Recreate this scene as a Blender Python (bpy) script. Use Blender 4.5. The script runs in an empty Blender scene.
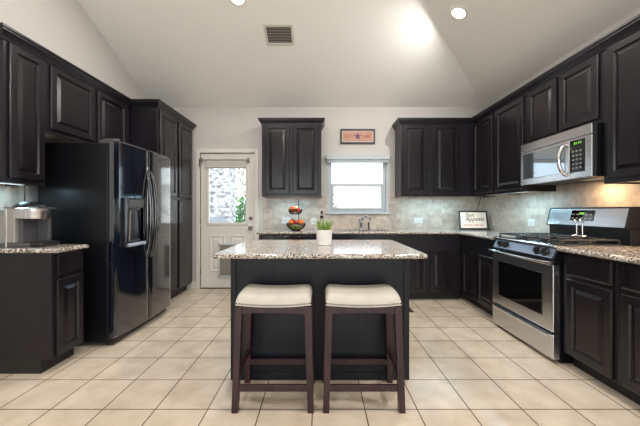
import bpy, bmesh, math, random
from mathutils import Vector, Matrix

SC = bpy.context.scene
COL = SC.collection
PI = math.pi
random.seed(7)

# ------------------------------------------------------------------ camera, world, exposure, lights
H_CAM, FPX = 1.1625, 299.0
cam_data = bpy.data.cameras.new('camera')
cam = bpy.data.objects.new('camera', cam_data)
COL.objects.link(cam)
cam.location = (0, 0, H_CAM)
cam.rotation_euler = (PI / 2, 0, 0)
cam_data.sensor_width = 36.0
cam_data.lens = FPX / 640 * 36.0
cam_data.shift_y = -2.0 / 640
cam_data.clip_start = 0.02
SC.camera = cam

vs = SC.view_settings
vs.view_transform = 'Standard'
vs.look = 'None'
vs.gamma = 1.0
vs.use_curve_mapping = False
vs.exposure = 0.0
SC.cycles.sample_clamp_indirect = 6.0
SC.cycles.max_bounces = 10
SC.cycles.diffuse_bounces = 5

world = bpy.data.worlds.new('world')
SC.world = world
world.use_nodes = True
bg = world.node_tree.nodes['Background']
bg.inputs[0].default_value = (0.78, 0.90, 1.0, 1)
bg.inputs[1].default_value = 3.0


def light(name, kind, loc, rot, energy, color=(1, 1, 1), size=0.2, size_y=None, shape=None, portal=False):
    d = bpy.data.lights.new(name, kind)
    d.energy = energy
    d.color = color
    if kind == 'AREA':
        d.shape = shape or ('RECTANGLE' if size_y else 'SQUARE')
        d.size = size
        if size_y:
            d.size_y = size_y
        if portal:
            d.cycles.is_portal = True
    elif kind == 'SUN':
        d.angle = size
    else:
        d.shadow_soft_size = size
    o = bpy.data.objects.new(name, d)
    o.location = loc
    o.rotation_euler = rot
    COL.objects.link(o)
    return o


# sun over the roof from behind the house: lights the patio side of what stands outside
light('sun', 'SUN', (0, -6, 9), (math.radians(42), 0, math.radians(-14)), 2.6, (1.0, 0.95, 0.88), 0.02)
# fill lamps added behind the camera, set in made-up windows of wall_front
FILL_COLOR = (0.95, 0.98, 1.0)
light('fill_front_a', 'AREA', (-1.15, -3.14, 1.45), (-PI / 2, 0, PI), 30, FILL_COLOR, 1.7, 1.9)
light('fill_front_b', 'AREA', (1.15, -3.14, 1.45), (-PI / 2, 0, PI), 30, FILL_COLOR, 1.7, 1.9)
# sky coming in through the kitchen window and the door glass
light('portal_window', 'AREA', (0.565, 4.60, 1.54), (-PI / 2, 0, 0), 1, (1, 1, 1), 0.86, 0.8, portal=True)
light('portal_door', 'AREA', (-1.39, 4.60, 1.39), (-PI / 2, 0, 0), 1, (1, 1, 1), 0.56, 0.82, portal=True)

# ------------------------------------------------------------------ helpers


def lin(c):
    c = c / 255.0
    return c / 12.92 if c <= 0.04045 else ((c + 0.055) / 1.055) ** 2.4


def rgb(r, g, b):
    return (lin(r), lin(g), lin(b), 1.0)


MATS = {}


def mat(name, color, rough=0.5, metal=0.0, coat=0.0, spec=0.5, noise=None, bump=None, trans=0.0, emit=None, var=None):
    """noise=(scale xyz, amount) varies the colour, bump=(scale xyz, strength)"""
    m = bpy.data.materials.new(name)
    m.use_nodes = True
    nt = m.node_tree
    p = nt.nodes['Principled BSDF']
    p.inputs['Base Color'].default_value = color
    p.inputs['Roughness'].default_value = rough
    p.inputs['Metallic'].default_value = metal
    p.inputs['Specular IOR Level'].default_value = spec
    p.inputs['Coat Weight'].default_value = coat
    p.inputs['Coat Roughness'].default_value = 0.1
    p.inputs['Transmission Weight'].default_value = trans
    if emit:
        p.inputs['Emission Color'].default_value = emit[0]
        p.inputs['Emission Strength'].default_value = emit[1]
    if noise or bump:
        tc = nt.nodes.new('ShaderNodeTexCoord')
    for what in (noise, bump):
        if not what:
            continue
        mp = nt.nodes.new('ShaderNodeMapping')
        mp.inputs['Scale'].default_value = what[0]
        nt.links.new(tc.outputs['Object'], mp.inputs[0])
        nz = nt.nodes.new('ShaderNodeTexNoise')
        nz.inputs['Scale'].default_value = 1.0
        nz.inputs['Detail'].default_value = 4.0
        nt.links.new(mp.outputs[0], nz.inputs['Vector'])
        if what is noise:
            cr = nt.nodes.new('ShaderNodeValToRGB')
            a = what[1]
            c2 = what[2] if len(what) > 2 else tuple(min(1, x * (1 + a)) for x in color[:3]) + (1,)
            c1 = tuple(x * (1 - a) for x in color[:3]) + (1,)
            cr.color_ramp.elements[0].position = 0.35
            cr.color_ramp.elements[1].position = 0.65
            cr.color_ramp.elements[0].color = c1
            cr.color_ramp.elements[1].color = c2
            nt.links.new(nz.outputs['Fac'], cr.inputs[0])
            nt.links.new(cr.outputs[0], p.inputs['Base Color'])
        else:
            bp = nt.nodes.new('ShaderNodeBump')
            bp.inputs['Strength'].default_value = what[1]
            bp.inputs['Distance'].default_value = 0.01
            nt.links.new(nz.outputs['Fac'], bp.inputs['Height'])
            nt.links.new(bp.outputs[0], p.inputs['Normal'])
    MATS[name] = m
    return m


def tile_mat(name, c1, c2, mortar, bw, rh, msize, offset, axes, shift, rough, bumpd=0.3, cloud=6.0, cloud_amt=0.5, bias=0.0):
    """brick texture on world-aligned object coordinates; axes picks which coordinates are u and v"""
    m = bpy.data.materials.new(name)
    m.use_nodes = True
    nt = m.node_tree
    p = nt.nodes['Principled BSDF']
    tc = nt.nodes.new('ShaderNodeTexCoord')
    sp = nt.nodes.new('ShaderNodeSeparateXYZ')
    cb = nt.nodes.new('ShaderNodeCombineXYZ')
    nt.links.new(tc.outputs['Object'], sp.inputs[0])
    for i, ax in enumerate(axes):
        ad = nt.nodes.new('ShaderNodeMath')
        ad.operation = 'SUBTRACT'
        nt.links.new(sp.outputs['XYZ'.index(ax)], ad.inputs[0])
        ad.inputs[1].default_value = shift[i]
        nt.links.new(ad.outputs[0], cb.inputs[i])
    br = nt.nodes.new('ShaderNodeTexBrick')
    br.offset = offset
    br.squash = 1.0
    br.inputs['Scale'].default_value = 1.0
    br.inputs['Brick Width'].default_value = bw
    br.inputs['Row Height'].default_value = rh
    br.inputs['Mortar Size'].default_value = msize
    br.inputs['Mortar Smooth'].default_value = 0.2
    br.inputs['Bias'].default_value = bias
    br.inputs['Color1'].default_value = c1
    br.inputs['Color2'].default_value = c2
    br.inputs['Mortar'].default_value = mortar
    nt.links.new(cb.outputs[0], br.inputs['Vector'])
    nz = nt.nodes.new('ShaderNodeTexNoise')
    nz.inputs['Scale'].default_value = cloud
    nz.inputs['Detail'].default_value = 5
    nt.links.new(tc.outputs['Object'], nz.inputs['Vector'])
    cr = nt.nodes.new('ShaderNodeValToRGB')
    v = 1.0 - cloud_amt
    cr.color_ramp.elements[0].color = (v, v * 0.97, v * 0.93, 1)
    cr.color_ramp.elements[0].position = 0.3
    cr.color_ramp.elements[1].color = (1, 1, 1, 1)
    cr.color_ramp.elements[1].position = 0.7
    nt.links.new(nz.outputs['Fac'], cr.inputs[0])
    mx = nt.nodes.new('ShaderNodeMix')
    mx.data_type = 'RGBA'
    mx.blend_type = 'MULTIPLY'
    mx.inputs[0].default_value = 1.0
    nt.links.new(br.outputs['Color'], mx.inputs[6])
    nt.links.new(cr.outputs[0], mx.inputs[7])
    nt.links.new(mx.outputs[2], p.inputs['Base Color'])
    p.inputs['Roughness'].default_value = rough
    bp = nt.nodes.new('ShaderNodeBump')
    bp.inputs['Strength'].default_value = bumpd
    bp.inputs['Distance'].default_value = 0.003
    bp.invert = True
    nt.links.new(br.outputs['Fac'], bp.inputs['Height'])
    nt.links.new(bp.outputs[0], p.inputs['Normal'])
    MATS[name] = m
    return m


def granite_mat(name):
    m = bpy.data.materials.new(name)
    m.use_nodes = True
    nt = m.node_tree
    p = nt.nodes['Principled BSDF']
    tc = nt.nodes.new('ShaderNodeTexCoord')

    def speck(scale, lo, hi):
        nz = nt.nodes.new('ShaderNodeTexNoise')
        nz.inputs['Scale'].default_value = scale
        nz.inputs['Detail'].default_value = 3
        nz.inputs['Roughness'].default_value = 0.6
        nt.links.new(tc.outputs['Object'], nz.inputs['Vector'])
        cr = nt.nodes.new('ShaderNodeValToRGB')
        cr.color_ramp.elements[0].position = lo
        cr.color_ramp.elements[1].position = hi
        nt.links.new(nz.outputs['Fac'], cr.inputs[0])
        return cr

    def mix(fac, a, b):
        mx = nt.nodes.new('ShaderNodeMix')
        mx.data_type = 'RGBA'
        nt.links.new(fac.outputs[0], mx.inputs[0])
        for k, s in ((6, a), (7, b)):
            if isinstance(s, tuple):
                mx.inputs[k].default_value = s
            else:
                nt.links.new(s.outputs[2], mx.inputs[k])
        return mx
    base = mix(speck(38, 0.42, 0.60), rgb(160, 150, 140), rgb(206, 200, 191))
    brown = mix(speck(64, 0.56, 0.62), base, rgb(128, 104, 84))
    dark = mix(speck(78, 0.53, 0.56), brown, rgb(44, 38, 38))
    nt.links.new(dark.outputs[2], p.inputs['Base Color'])
    p.inputs['Roughness'].default_value = 0.12
    p.inputs['Specular IOR Level'].default_value = 0.6
    MATS[name] = m
    return m


def glass_mat(name, tint=(1, 1, 1, 1), gloss=0.08):
    m = bpy.data.materials.new(name)
    m.use_nodes = True
    nt = m.node_tree
    for n in list(nt.nodes):
        if n.type != 'OUTPUT_MATERIAL':
            nt.nodes.remove(n)
    out = [n for n in nt.nodes if n.type == 'OUTPUT_MATERIAL'][0]
    t = nt.nodes.new('ShaderNodeBsdfTransparent')
    t.inputs[0].default_value = tint
    g = nt.nodes.new('ShaderNodeBsdfGlossy')
    g.inputs['Roughness'].default_value = 0.02
    mx = nt.nodes.new('ShaderNodeMixShader')
    mx.inputs[0].default_value = gloss
    nt.links.new(t.outputs[0], mx.inputs[1])
    nt.links.new(g.outputs[0], mx.inputs[2])
    nt.links.new(mx.outputs[0], out.inputs[0])
    MATS[name] = m
    return m


class MB:
    """collects shapes; build() links them as one mesh object"""

    def __init__(self):
        self.bm = bmesh.new()

    def box(self, x0, x1, y0, y1, z0, z1, bev=0.0, seg=1):
        x0, x1 = min(x0, x1), max(x0, x1)
        y0, y1 = min(y0, y1), max(y0, y1)
        z0, z1 = min(z0, z1), max(z0, z1)
        r = bmesh.ops.create_cube(self.bm, size=1.0)
        vs_ = r['verts']
        for v in vs_:
            v.co = Vector(((x0 + x1) / 2 + v.co.x * (x1 - x0), (y0 + y1) / 2 + v.co.y * (y1 - y0), (z0 + z1) / 2 + v.co.z * (z1 - z0)))
        if bev:
            es = list({e for v in vs_ for e in v.link_edges})
            bmesh.ops.bevel(self.bm, geom=es, offset=bev, segments=seg, affect='EDGES', profile=0.5)
        return self

    def hexa(self, bottom, top):
        """frustum-like solid from two lists of four corner points"""
        a = [self.bm.verts.new(p) for p in bottom]
        b = [self.bm.verts.new(p) for p in top]
        n = len(a)
        self.bm.faces.new(a[::-1])
        self.bm.faces.new(b)
        for i in range(n):
            j = (i + 1) % n
            self.bm.faces.new((a[i], a[j], b[j], b[i]))
        return self

    def lathe(self, prof, c=(0, 0, 0), seg=24, axis='Z', cap=True):
        def P(r, h, k):
            a = 2 * PI * k / seg
            u, v = r * math.cos(a), r * math.sin(a)
            if axis == 'Z':
                q = (u, v, h)
            elif axis == 'Y':
                q = (u, h, -v)
            else:
                q = (h, u, v)
            return (c[0] + q[0], c[1] + q[1], c[2] + q[2])
        rings = []
        for r, h in prof:
            if r < 1e-6:
                rings.append([self.bm.verts.new(P(0, h, 0))])
            else:
                rings.append([self.bm.verts.new(P(r, h, k)) for k in range(seg)])
        for A, B in zip(rings, rings[1:]):
            if len(A) == 1 and len(B) == 1:
                continue
            for k in range(seg):
                j = (k + 1) % seg
                if len(A) == 1:
                    self.bm.faces.new((A[0], B[j], B[k]))
                elif len(B) == 1:
                    self.bm.faces.new((A[k], A[j], B[0]))
                else:
                    self.bm.faces.new((A[k], A[j], B[j], B[k]))
        if cap:
            for R, rev in ((rings[0], True), (rings[-1], False)):
                if len(R) > 1:
                    self.bm.faces.new(R[::-1] if rev else R)
        return self

    def cyl(self, a, b, r, seg=16, r2=None):
        return self.tube([a, b], r, seg, r_end=r2)

    def tube(self, pts, r, seg=10, r_end=None, closed=False, flat=1.0):
        pts = [Vector(p) for p in pts]
        n = len(pts)
        rings = []
        up = None
        for i, p in enumerate(pts):
            if closed:
                t = (pts[(i + 1) % n] - pts[i - 1]).normalized()
            else:
                t = (pts[min(i + 1, n - 1)] - pts[max(i - 1, 0)]).normalized()
            if up is None:
                up = Vector((0, 0, 1)) if abs(t.z) < 0.9 else Vector((1, 0, 0))
            u = (up - t * up.dot(t)).normalized()
            up = u
            w = t.cross(u)
            rr = r if r_end is None else r + (r_end - r) * i / (n - 1)
            rings.append([self.bm.verts.new(p + u * rr * math.cos(2 * PI * k / seg) + w * rr * flat * math.sin(2 * PI * k / seg)) for k in range(seg)])
        pairs = list(zip(rings, rings[1:]))
        if closed:
            pairs.append((rings[-1], rings[0]))
        for A, B in pairs:
            for k in range(seg):
                j = (k + 1) % seg
                self.bm.faces.new((A[k], A[j], B[j], B[k]))
        if not closed:
            self.bm.faces.new(rings[0][::-1])
            self.bm.faces.new(rings[-1])
        return self

    def ball(self, c, r, sx=1, sy=1, sz=1, u=14, v=9):
        R = bmesh.ops.create_uvsphere(self.bm, u_segments=u, v_segments=v, radius=r)
        for q in R['verts']:
            q.co = Vector((c[0] + q.co.x * sx, c[1] + q.co.y * sy, c[2] + q.co.z * sz))
        return self

    def sweep(self, path, prof, closed=False):
        """prof [(out, z)] is swept along the xy path; out is to the right of travel, corners mitred"""
        pts = [Vector((p[0], p[1])) for p in path]
        n = len(pts)
        rings = []
        for i in range(n):
            din = (pts[i] - pts[i - 1]).normalized() if (i > 0 or closed) else None
            dout = (pts[(i + 1) % n] - pts[i]).normalized() if (i < n - 1 or closed) else None
            din = din or dout
            dout = dout or din
            n1, n2 = Vector((din.y, -din.x)), Vector((dout.y, -dout.x))
            b = n1 + n2
            b = b / max(0.2, b.dot(n1))
            rings.append([self.bm.verts.new((pts[i].x + b.x * o, pts[i].y + b.y * o, z)) for o, z in prof])
        pairs = list(zip(rings, rings[1:]))
        if closed:
            pairs.append((rings[-1], rings[0]))
        m = len(prof)
        for A, B in pairs:
            for k in range(m):
                j = (k + 1) % m
                self.bm.faces.new((A[k], B[k], B[j], A[j]))
        if not closed:
            self.bm.faces.new(rings[0])
            self.bm.faces.new(rings[-1][::-1])
        return self

    def panel(self, x0, x1, z0, z1, y0, rings):
        """door front facing -y; rings [(inset, distance in front of y0)] from the back edge to the middle"""
        R = []
        for i, d in rings:
            R.append([self.bm.verts.new(p) for p in ((x0 + i, y0 - d, z0 + i), (x1 - i, y0 - d, z0 + i), (x1 - i, y0 - d, z1 - i), (x0 + i, y0 - d, z1 - i))])
        for A, B in zip(R, R[1:]):
            for k in range(4):
                j = (k + 1) % 4
                self.bm.faces.new((A[k], A[j], B[j], B[k]))
        self.bm.faces.new(R[-1])
        self.bm.faces.new(R[0][::-1])
        return self

    def poly(self, pts):
        self.bm.faces.new([self.bm.verts.new(p) for p in pts])
        return self

    def prism(self, pts, z0, z1):
        a = [self.bm.verts.new((p[0], p[1], z0)) for p in pts]
        b = [self.bm.verts.new((p[0], p[1], z1)) for p in pts]
        self.bm.faces.new(a[::-1])
        self.bm.faces.new(b)
        for i in range(len(a)):
            j = (i + 1) % len(a)
            self.bm.faces.new((a[i], a[j], b[j], b[i]))
        return self

    def xform(self, M):
        self.bm.transform(M)
        return self

    def build(self, name, m, parent=None, smooth=None, off=None):
        bmesh.ops.recalc_face_normals(self.bm, faces=self.bm.faces[:])
        if off is not None:
            bmesh.ops.translate(self.bm, verts=self.bm.verts[:], vec=[-c for c in off])
        if smooth:
            lim = math.radians(smooth)
            for f in self.bm.faces:
                f.smooth = True
            for e in self.bm.edges:
                if len(e.link_faces) == 2 and e.calc_face_angle(0) > lim:
                    e.smooth = False
        me = bpy.data.meshes.new(name)
        self.bm.to_mesh(me)
        self.bm.free()
        me.materials.append(m if not isinstance(m, str) else MATS[m])
        o = bpy.data.objects.new(name, me)
        COL.objects.link(o)
        if parent is not None:
            o.parent = parent
        return o


def thing(name, label, cat, loc=(0, 0, 0), rz=0.0, group=None):
    o = bpy.data.objects.new(name, None)
    COL.objects.link(o)
    o.location = loc
    o.rotation_euler = (0, 0, rz)
    o.empty_display_size = 0.1
    return tag(o, label, cat, group)


def tag(o, label, cat, group=None, kind=None):
    o['label'] = label
    o['category'] = cat
    if group:
        o['group'] = group
    if kind:
        o['kind'] = kind
    return o


def struct(o, label=None):
    o['kind'] = 'structure'
    if label:
        o['label'] = label
    return o


def copy_tree(o, parent=None):
    c = o.copy()
    COL.objects.link(c)
    if parent is not None:
        c.parent = parent
    for ch in list(o.children):
        copy_tree(ch, c)
    return c


def text_mesh(name, body, size, m, parent, loc, rot=(PI / 2, 0, 0), shear=0.0, extrude=0.0008, align='CENTER'):
    cu = bpy.data.curves.new(name + '_curve', 'FONT')
    cu.body = body
    cu.size = size
    cu.align_x = align
    cu.align_y = 'CENTER'
    cu.shear = shear
    cu.extrude = extrude
    tmp = bpy.data.objects.new(name + '_tmp', cu)
    COL.objects.link(tmp)
    bpy.context.view_layer.update()
    me = bpy.data.meshes.new_from_object(tmp.evaluated_get(bpy.context.evaluated_depsgraph_get()))
    bpy.data.objects.remove(tmp)
    me.materials.clear()
    me.materials.append(MATS[m])
    o = bpy.data.objects.new(name, me)
    COL.objects.link(o)
    o.parent = parent
    o.location = loc
    o.rotation_euler = rot
    return o


# ------------------------------------------------------------------ materials
mat('wall_paint', rgb(194, 190, 184), 0.85, bump=((140, 140, 140), 0.03))
mat('ceiling_paint', rgb(238, 236, 230), 0.9, bump=((120, 120, 120), 0.03))
mat('trim_white', rgb(214, 209, 199), 0.45)
mat('vinyl_white', rgb(180, 187, 192), 0.4)
mat('outlet_white', rgb(206, 204, 199), 0.35)
mat('outlet_beige', rgb(196, 180, 160), 0.4)
mat('espresso_wood', rgb(25, 21, 25), 0.25, spec=0.4, noise=((46, 46, 3.2), 0.35), bump=((130, 130, 5), 0.03))
mat('espresso_flat', rgb(26, 23, 29), 0.28, spec=0.38, noise=((30, 30, 3), 0.2), bump=((130, 130, 5), 0.025))
mat('island_wood', rgb(22, 24, 32), 0.34, spec=0.3, noise=((30, 30, 3), 0.2), bump=((130, 130, 5), 0.05))
mat('toe_black', rgb(24, 21, 21), 0.5)
mat('stool_wood', rgb(46, 23, 28), 0.34, noise=((40, 40, 4), 0.35), bump=((120, 120, 8), 0.05))
mat('leather_cream', rgb(190, 183, 172), 0.5, noise=((9, 9, 9), 0.08), bump=((160, 160, 160), 0.05))
mat('nail_bronze', rgb(52, 40, 32), 0.4, metal=0.3)
mat('black_gloss', rgb(12, 17, 28), 0.09, spec=1.0, coat=1.0, noise=((5, 5, 3), 0.3), bump=((14, 14, 9), 0.06))
mat('black_satin', rgb(15, 16, 20), 0.34, spec=0.28, bump=((240, 240, 240), 0.05))
mat('black_iron', rgb(22, 22, 23), 0.5, bump=((200, 200, 200), 0.1))
mat('black_glass', rgb(9, 10, 12), 0.05, spec=0.6)
mat('mirror_glass', rgb(150, 158, 164), 0.04, metal=0.85)
mat('cabinet_underside', rgb(214, 206, 192), 0.6)
mat('black_plastic', rgb(26, 26, 28), 0.35)
mat('grey_plastic', rgb(78, 78, 80), 0.4)
mat('frost_smear', rgb(150, 160, 176), 0.45, noise=((60, 60, 60), 0.35))
mat('steel', rgb(208, 209, 211), 0.27, metal=1.0, noise=((3, 3, 120), 0.05), bump=((2, 2, 300), 0.015))
mat('steel_bright', rgb(222, 222, 222), 0.16, metal=1.0)
mat('panel_steel', rgb(128, 136, 148), 0.3, metal=0.9)
mat('chrome', rgb(200, 204, 210), 0.14, metal=1.0)
mat('nickel', rgb(120, 112, 104), 0.28, metal=1.0)
mat('coffee_silver', rgb(158, 154, 148), 0.33, metal=0.35)
mat('tank_plastic', rgb(150, 152, 150), 0.15, trans=0.15)
mat('pot_white', rgb(232, 230, 226), 0.35)
mat('soil', rgb(48, 36, 26), 0.9, bump=((200, 200, 200), 0.4))
mat('grass_blade', rgb(72, 116, 40), 0.5, noise=((70, 70, 16), 0.6, rgb(168, 196, 104)))
mat('wire_bronze', rgb(40, 30, 27), 0.4, metal=0.6)
mat('orange_skin', rgb(226, 120, 40), 0.45, bump=((260, 260, 260), 0.08))
mat('peach_skin', rgb(232, 140, 78), 0.5, noise=((26, 26, 20), 0.25, rgb(222, 92, 58)))
mat('red_apple', rgb(176, 34, 34), 0.25, noise=((30, 30, 8), 0.3, rgb(204, 82, 52)))
mat('green_apple', rgb(134, 164, 52), 0.28, noise=((24, 24, 16), 0.15))
mat('pale_fruit', rgb(232, 206, 160), 0.4, noise=((24, 24, 16), 0.12))
mat('stem_brown', rgb(72, 52, 34), 0.7)
mat('sign_wood', rgb(186, 146, 130), 0.7, noise=((14, 14, 90), 0.14))
mat('sign_edge', rgb(206, 190, 172), 0.7)
mat('frame_dark', rgb(40, 42, 54), 0.4)
mat('sign_red', rgb(176, 92, 82), 0.7)
mat('sign_purple', rgb(104, 68, 92), 0.7)
mat('sign_paper', rgb(236, 220, 202), 0.6)
mat('ink_black', rgb(52, 44, 44), 0.7)
mat('frame_black', rgb(26, 34, 36), 0.35)
mat('vent_white', rgb(206, 202, 190), 0.5)
mat('vent_dark', rgb(104, 98, 90), 0.8)
mat('can_trim', rgb(236, 232, 222), 0.5)
mat('lamp_lens', (1, 1, 1, 1), 0.5, emit=((1.0, 0.93, 0.80, 1), 14.0))
mat('led_strip', (1, 1, 1, 1), 0.5, emit=((0.62, 0.92, 1.0, 1), 1.5))
mat('shade_cloth', rgb(186, 182, 172), 0.85, bump=((180, 20, 180), 0.08))
mat('mat_brown', rgb(62, 42, 34), 0.9, bump=((120, 120, 120), 0.3))
mat('display_green', (0.1, 0.4, 0.02, 1), 0.4, emit=((0.45, 0.8, 0.15, 1), 0.22))
mat('button_grey', rgb(120, 120, 118), 0.5)
mat('pet_flap', rgb(128, 122, 110), 0.35)
mat('cord_black', rgb(20, 22, 26), 0.5)
mat('stone_light', rgb(146, 148, 154), 0.85, noise=((9, 9, 13), 0.5, rgb(215, 215, 216)), bump=((5, 5, 9), 0.8))
mat('concrete', rgb(206, 202, 194), 0.8, noise=((2, 2, 2), 0.06))
mat('siding_white', rgb(226, 224, 218), 0.7, bump=((0.2, 0.2, 7), 0.2))
mat('roof_grey', rgb(150, 148, 146), 0.8)
mat('leaf_green', rgb(70, 132, 88), 0.6, noise=((6, 6, 6), 0.35, rgb(128, 176, 112)))
mat('leaf_olive', rgb(122, 124, 96), 0.6, noise=((6, 6, 6), 0.3, rgb(178, 172, 132)))
mat('bark', rgb(98, 86, 72), 0.9)
mat('grill_cover', rgb(120, 126, 134), 0.6)
granite_mat('granite')
glass_mat('pane_glass', gloss=0.04)
glass_mat('bottle_glass', (0.9, 0.88, 0.84, 1), 0.18)
tile_mat('floor_tile', rgb(214, 199, 180), rgb(206, 190, 170), rgb(98, 78, 62), 0.3070, 0.3070, 0.0036, 0.0, 'XY', (-0.044, 1.753), 0.24, 0.5, 7.0, 0.20)
tile_mat('splash_back', rgb(204, 190, 174), rgb(180, 165, 153), rgb(192, 182, 170), 0.152, 0.076, 0.003, 0.5, 'XZ', (0.0, 0.895), 0.5, 0.4, 16.0, 0.24)
tile_mat('splash_side', rgb(204, 190, 174), rgb(180, 165, 153), rgb(192, 182, 170), 0.152, 0.076, 0.003, 0.5, 'YZ', (0.05, 0.895), 0.5, 0.4, 16.0, 0.24)

# ------------------------------------------------------------------ room shell
XL, XR, YB, YF = -2.53, 2.45, 4.49, -3.2
ZP, SL = 2.724, 0.47          # plate height and pitch of the vaulted ceiling
YRIDGE = 1.2
ZTOP = ZP + SL * (YB - YRIDGE)
XHIP = XR - (YB - YRIDGE)
ZC = 0.895                    # worktop height

b = MB()
b.box(XL - 0.15, XR + 0.15, YF - 0.15, YB + 0.10, -0.12, 0.0)
struct(b.build('floor', 'floor_tile'), 'beige square ceramic floor tiles with dark grout')

b = MB()
b.poly([(XL, YB, ZP), (XR, YB, ZP), (XHIP, YRIDGE, ZTOP), (XL, YRIDGE, ZTOP)])
b.poly([(XR, YB, ZP), (XR, YF, ZP), (XHIP, YF, ZTOP), (XHIP, YRIDGE, ZTOP)])
b.poly([(XL, YRIDGE, ZTOP), (XHIP, YRIDGE, ZTOP), (XHIP, YF, ZTOP), (XL, YF, ZTOP)])
bmesh.ops.remove_doubles(b.bm, verts=b.bm.verts[:], dist=1e-4)
bmesh.ops.recalc_face_normals(b.bm, faces=b.bm.faces[:])
ceil = b.build('ceiling', 'ceiling_paint')
sm = ceil.modifiers.new('thickness', 'SOLIDIFY')
sm.thickness = 0.12
sm.offset = 1.0 if ceil.data.polygons[0].normal.z > 0 else -1.0
struct(ceil, 'vaulted beige ceiling with a hip line at right')

b = MB()
g = [(XL, YF, -0.1), (XL, YB + 0.12, -0.1), (XL, YB + 0.12, ZP), (XL, YB, ZP), (XL, YRIDGE, ZTOP), (XL, YF, ZTOP)]
g2 = [(p[0] - 0.12, p[1], p[2]) for p in g]
va = [b.bm.verts.new(p) for p in g]
vb = [b.bm.verts.new(p) for p in g2]
b.bm.faces.new(va)
b.bm.faces.new(vb[::-1])
for i in range(len(g)):
    j = (i + 1) % len(g)
    b.bm.faces.new((va[i], vb[i], vb[j], va[j]))
struct(b.build('wall_left', 'wall_paint'))
b = MB()
b.box(XR, XR + 0.12, YF - 0.12, YB + 0.12, -0.1, ZP)
struct(b.build('wall_right', 'wall_paint'))

# back wall with the window and door openings
WX0, WX1, WZ0, WZ1 = 0.13, 1.00, 1.14, 1.95
DX0, DX1, DZ1 = -1.797, -0.981, 2.034
b = MB()
T = 0.13
b.box(XL, DX0, YB, YB + T, 0, ZP)
b.box(DX0, DX1, YB, YB + T, DZ1, ZP)
b.box(DX1, WX0, YB, YB + T, 0, ZP)
b.box(WX0, WX1, YB, YB + T, 0, WZ0)
b.box(WX0, WX1, YB, YB + T, WZ1, ZP)
b.box(WX1, XR, YB, YB + T, 0, ZP)
struct(b.build('wall_back', 'wall_paint'))

# living-room wall behind the camera; its two tall windows are added for the fill lamps
b = MB()
FZ0, FZ1 = 0.5, 2.4
xs = [XL, -2.0, -0.3, 0.3, 2.0, XR]
for i in range(5):
    if i in (1, 3):
        b.box(xs[i], xs[i + 1], YF - 0.12, YF, 0, FZ0)
        b.box(xs[i], xs[i + 1], YF - 0.12, YF, FZ1, ZTOP + 0.1)
    else:
        b.box(xs[i], xs[i + 1], YF - 0.12, YF, 0, ZTOP + 0.1)
struct(b.build('wall_front', 'wall_paint'))
for n, (a0, a1) in ((2, (-2.0, -0.3)), (3, (0.3, 2.0))):
    b = MB()
    for q in ((a0, a0 + 0.05, FZ0, FZ1), (a1 - 0.05, a1, FZ0, FZ1), (a0, a1, FZ0, FZ0 + 0.05), (a0, a1, FZ1 - 0.05, FZ1),
              ((a0 + a1) / 2 - 0.03, (a0 + a1) / 2 + 0.03, FZ0, FZ1), (a0, a1, 1.42, 1.48)):
        b.box(q[0], q[1], YF - 0.09, YF - 0.03, q[2], q[3])
    struct(b.build('window_%d' % n, 'vinyl_white'))  # unseen frames, added around the front fill lamps

# baseboard between pantry and door, and left of the door casing
b = MB()
b.box(XL, DX0 - 0.065, YB - 0.014, YB, 0, 0.10, 0.003)
struct(b.build('baseboard_back', 'trim_white'))

# backsplash tile
b = MB()
ST = 0.008
b.box(-0.86, WX0 - 0.03, YB - ST, YB, ZC, 1.375)
b.box(WX0 - 0.03, WX1 + 0.03, YB - ST, YB, ZC, 1.115)
b.box(WX1 + 0.03, XR - ST, YB - ST, YB, ZC, 1.375)
struct(b.build('backsplash_back', 'splash_back'), 'tumbled stone subway tile backsplash under the window')
b = MB()
b.box(XR - ST, XR, 0.9, YB - ST, ZC, 1.46)
struct(b.build('backsplash_right', 'splash_side'), 'tumbled stone subway tile backsplash behind the range')
b = MB()
b.box(XL, XL + ST, 1.95, 2.50, ZC, 1.40)
struct(b.build('backsplash_left', 'splash_side'), 'tumbled stone tile backsplash behind the coffee maker')

# window_1: vinyl single-hung window
b = MB()
Y0, Y1 = YB + 0.035, YB + 0.10
f = 0.045
b.box(WX0, WX0 + f, Y0, Y1, WZ0, WZ1)
b.box(WX1 - f, WX1, Y0, Y1, WZ0, WZ1)
b.box(WX0 + f, WX1 - f, Y0, Y1, WZ0, WZ0 + f)
b.box(WX0 + f, WX1 - f, Y0, Y1, WZ1 - f, WZ1)
win = struct(b.build('window_1', 'vinyl_white'), 'white vinyl kitchen window over the sink')
b = MB()
ZM = 1.545
x0, x1 = WX0 + f, WX1 - f
for q in ((x0, x0 + 0.03, WZ0 + f, ZM), (x1 - 0.03, x1, WZ0 + f, ZM), (x0 + 0.03, x1 - 0.03, WZ0 + f, WZ0 + f + 0.025), (x0, x1, ZM - 0.005, ZM + 0.03)):
    b.box(q[0], q[1], Y0 - 0.012, Y0 + 0.02, q[2], q[3], 0.003)
b.build('lower_sash', 'vinyl_white', win)
b = MB()
b.box(x0 + 0.03, x1 - 0.03, Y0 + 0.002, Y0 + 0.006, WZ0 + f + 0.025, ZM)
b.build('pane', 'pane_glass', win)
b = MB()
b.box(x0, x1, Y0 + 0.04, Y0 + 0.044, ZM + 0.03, WZ1 - f)
b.build('pane', 'pane_glass', win)
b = MB()
b.box(WX0 - 0.045, WX1 + 0.045, YB - 0.035, YB + 0.04, WZ0 - 0.026, WZ0, 0.006)
b.build('window_sill', 'vinyl_white', win)
b = MB()
b.box(WX0 - 0.02, WX0 + 0.006, YB - 0.006, YB + 0.036, WZ0, WZ1)
b.box(WX1 - 0.006, WX1 + 0.02, YB - 0.006, YB + 0.036, WZ0, WZ1)
b.build('window_jamb', 'vinyl_white', win)

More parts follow.
